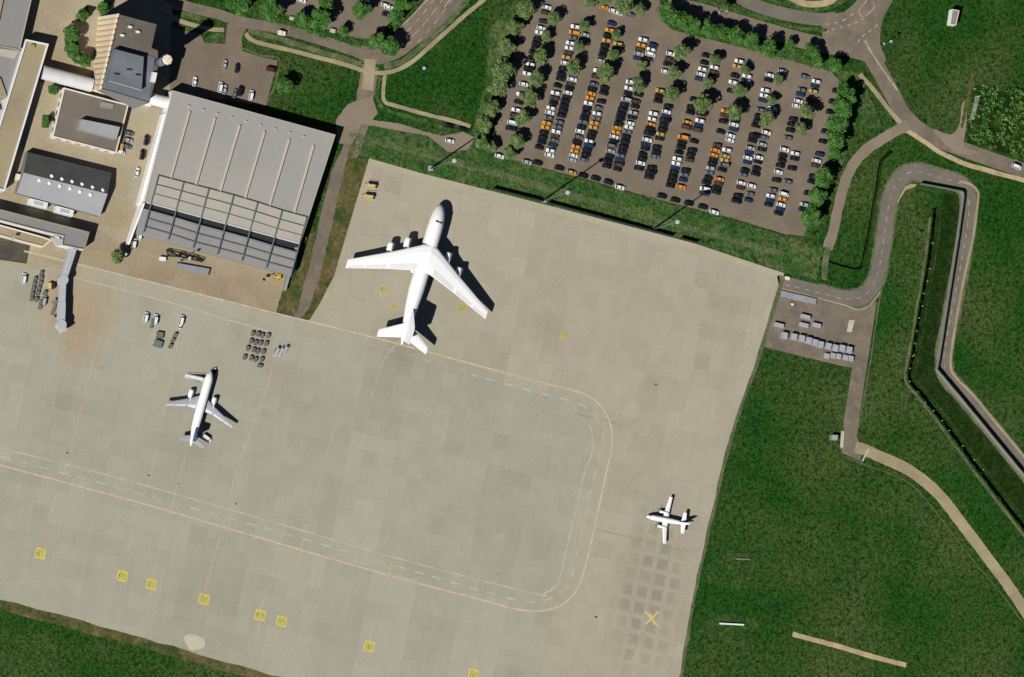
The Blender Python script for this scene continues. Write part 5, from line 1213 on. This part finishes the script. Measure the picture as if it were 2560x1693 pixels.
treeset(TL(B_, 1100, 850, 54, 1030, 1100, 76, 970, 1360, 88), 'in the seventh row of parked cars', 'car park trees, seventh row')
treeset(TL(B_, 1510, 980, 56, 1420, 1220, 52, 1350, 1460, 74), 'in the eighth row of parked cars', 'car park trees, eighth row')
treeset(TL(B_, 1850, 1350, 92)+TL(D_, 1780, 200, 74), 'in the ninth row of parked cars', 'car park trees, ninth row')
treeset(TL(A_, 540, 110, 95, 430, 320, 92, 330, 590, 88, 290, 840, 115, 220, 1080, 98, 140, 1320, 88)+TL(C_, 60, 170, 90, 30, 360, 85, 150, 420, 60), 'on the left edge of the car park', 'trees on the left edge of the car park')
treeset(TL(A_, 1330, -20, 80, 1520, 0, 70, 1770, 70, 95, 1960, 130, 62), 'at the top edge of the car park', 'trees at the top edge of the car park', 'from the left')
treeset(TL(B_, 170, 170, 105, 330, 250, 100, 470, 320, 90, 640, 340, 88, 800, 385, 84, 985, 460, 88, 1190, 510, 92, 1400, 590, 98, 1650, 540, 55, 1900, 610, 78, 1980, 730, 72, 2200, 810, 78), 'in the hedge line between car park and road', 'trees between car park and road', 'from the left', True)
treeset(TL(B_, 2310, 1110, 80, 2290, 1300, 108, 2240, 1490, 95)+TL(N3, 200, 1180, 95, 110, 1440, 85)+TL(D_, 2200, 130, 105, 2190, 330, 108, 2190, 480, 80, 2030, 810, 98, 1990, 1010, 92, 1970, 1110, 80, 1920, 1290, 105), 'on the right edge of the car park', 'trees on the right edge of the car park', bright=True)
treeset(TL(c2, 960, 50, 115, 1370, 130, 120, 1750, 230, 80, 1960, 250, 115)+TL(c3, 80, 60, 90, 510, 110, 100, 1000, 40, 105, 930, 190, 80, 710, 510, 95, 850, 550, 100, 280, 390, 55), 'in the leafy lot at the top', 'trees in the leafy lot at the top', 'from the left', True)
tree(*TL(c2, 1515, 1035, 84)[0], 'lone round tree on the lawn behind the hangar', None, True)
treeset(TL(c1, 1010, 190, 62, 1270, 100, 62, 880, 430, 82, 890, 620, 80, 1010, 730, 80, 570, 1480, 50, 660, 1110, 50), 'left of the striped tower', 'trees left of the striped tower', bright=True)
tree(294, 640, 15, 'narrow bush standing left of the hangar wing wall', None, False, 1.2)
tree(1811, 18, 9, 'slim tree on the verge above the car park', None, False, 2.2)

def scatter(name, pts_fn, n, size, hmax, m_, label, cat):
    mb = MB(); pts = []
    for i in range(n):
        p, hh = pts_fn(); pts.append((Vector((p.x, p.y, random.random()*hh)), Vector((random.uniform(-1, 1), random.uniform(-1, 1), .8))))
    leaf_quads(mb, pts, size); me = bpy.data.meshes.new(name); me.from_pydata(mb.v, [], mb.f); me.update()
    return tag(link(name, me, m_), label, cat, kind='stuff')
# weeds along the lip of the ditch and in the strip
_w = [P(*p) for p in ditch_mid]; _acc = [0]
for a, b_ in zip(_w[:-1], _w[1:]): _acc.append(_acc[-1]+(b_-a).length)
def along(s):
    for i in range(len(_w)-1):
        if s <= _acc[i+1]:
            f = (s-_acc[i])/(_acc[i+1]-_acc[i]); d = (_w[i+1]-_w[i]).normalized(); return _w[i].lerp(_w[i+1], f), Vector((-d.y, d.x, 0))
    return _w[-1], Vector((1, 0, 0))
def lipfn():
    s = random.random()*_acc[-1]; p, nn = along(s); k = .5+.5*math.sin(s*1.3)+.4*math.sin(s*.41+2)
    return p-nn*(2.0+random.uniform(-.6, .35)*max(.3, k)), .2+.5*max(0, k)
scatter('ditch_hedge', lipfn, 6500, .2, 1.3, LEAFD, 'ragged low hedge along the ditch', 'hedge')
def strfn():
    s = random.random()*_acc[-1]; p, nn = along(s); k = .5+.5*math.sin(s*.7)*math.sin(s*.23)
    return p+nn*(2.1+random.random()*5.6), .2+.7*k*random.random()
scatter('ditch_weeds', strfn, 12000, .24, .9, LEAFD, 'dark weeds filling the strip between ditch and low wall', 'weeds')
# planted plot at the right
mb = MB(); pts = []
plot = [(2436, 215), (2462, 208), (2490, 217), (2700, 225), (2700, 410), (2560, 398), (2480, 375), (2418, 357), (2420, 300)]
def inside(x, y, poly):
    c = False
    for i in range(len(poly)):
        x1, y1 = poly[i-1]; x2, y2 = poly[i]
        if (y1 > y) != (y2 > y) and x < (x2-x1)*(y-y1)/(y2-y1)+x1: c = not c
    return c
sheet('plot_ground', plot, GDARK, rough=1.5)
for i in range(26):
    for j in range(20):
        x = 2420+i*11.5+random.uniform(-7, 7); y = 205+j*11+random.uniform(-7, 7)+i*.6
        if not inside(x, y, plot) or random.random() < .18: continue
        c = P(x, y); r_ = random.uniform(.45, 1.6)*(1 if random.random() < .8 else 1.3); h_ = r_*random.uniform(1.0, 2.2)
        for k in range(34):
            v = Vector((random.gauss(0, 1), random.gauss(0, 1), abs(random.gauss(0, 1)))).normalized(); pts.append((c+Vector((v.x*r_, v.y*r_, .2+v.z*h_)), v))
leaf_quads(mb, pts, .24); me = bpy.data.meshes.new('planted_plot'); me.from_pydata(mb.v, [], mb.f); me.update()
tag(link('planted_plot', me, mat('plot_leaves', rgb(122, 170, 86, K), rgb(80, 128, 58, K), s1=.3, s2=.9, amp=.4, rough=.8, spec=0)), 'dense rows of small bright green bushes in a plot', 'bushes', kind='stuff')
# scrub on the embankment and around the U road
def bank():
    while True:
        x = random.uniform(870, 1960); t = (x-870)/1090; y = 330+t*255+random.choice((-6, 22))+random.gauss(0, 7)+14
        if not inside(x, y, [(870, 330), (1240, 392), (1960, 598), (1960, 670), (1740, 600), (1230, 468), (1050, 425), (885, 385)]): continue
        return P(x, y), .45
scatter('embankment_scrub', bank, 8000, .26, .5, LEAFB, 'low scrub on the grass bank between apron and car park', 'scrub')

def belt(pts, w, n, hh, name, label, m_=LEAFB, size=.24):
    Wp = [P(*p) for p in smooth_px(pts, 5)]; acc = [0]
    for a, b_ in zip(Wp[:-1], Wp[1:]): acc.append(acc[-1]+(b_-a).length)
    ph = random.uniform(0, 9)
    def f():
        while True:
            s_ = random.random()*acc[-1]; i = max(k for k in range(len(acc)-1) if acc[k] <= s_)
            d = (Wp[i+1]-Wp[i]).normalized(); nn = Vector((-d.y, d.x, 0)); t = random.gauss(0, .42)
            dens = .5+.35*math.sin(s_*.31+ph)+.25*math.sin(s_*.83+ph*2)
            if random.random() > max(.12, dens): continue
            p = Wp[i].lerp(Wp[i+1], (s_-acc[i])/(acc[i+1]-acc[i]))+nn*(t*w)
            return p, hh*max(.25, dens)*(1-.5*min(1, abs(t)))
    return scatter(name, f, n, size, hh, m_, label, 'shrubs')
belt(B_(60, 60, 200, 260, 500, 380, 900, 430, 1250, 570, 1500, 640, 1750, 700, 2250, 850), 3.4, 9000, 2.6, 'shrub_belt', 'loose green shrubs filling the hedge line between car park and road')
belt([(1318, 10), (1290, 70), (1262, 160), (1240, 240), (1218, 320), (1212, 350)], 3.6, 6500, 2.6, 'shrub_belt', 'grey green shrubs filling the left edge of the car park', LEAF)
belt([(2112, 215), (2104, 280), (2092, 350), (2075, 430), (2050, 500), (2030, 560)], 3.4, 7500, 2.8, 'shrub_belt', 'dense green shrubs filling the right edge of the car park')
belt([(590, 10), (660, 38), (730, 62), (800, 84), (880, 106), (950, 105), (985, 60), (1030, -10)], 2.6, 4200, 1.8, 'shrub_belt', 'low shrubs along the lower side of the leafy lot')
for i in range(9):
    x, y = 470+i*36, 262+i*9.6
    q = [(x, y), (x+6, y+1.5), (x+5, y+5), (x-1, y+3.5)]
    roofbox(hg, q, HH-.12, HH+.5, GALV, 'roof_vent')
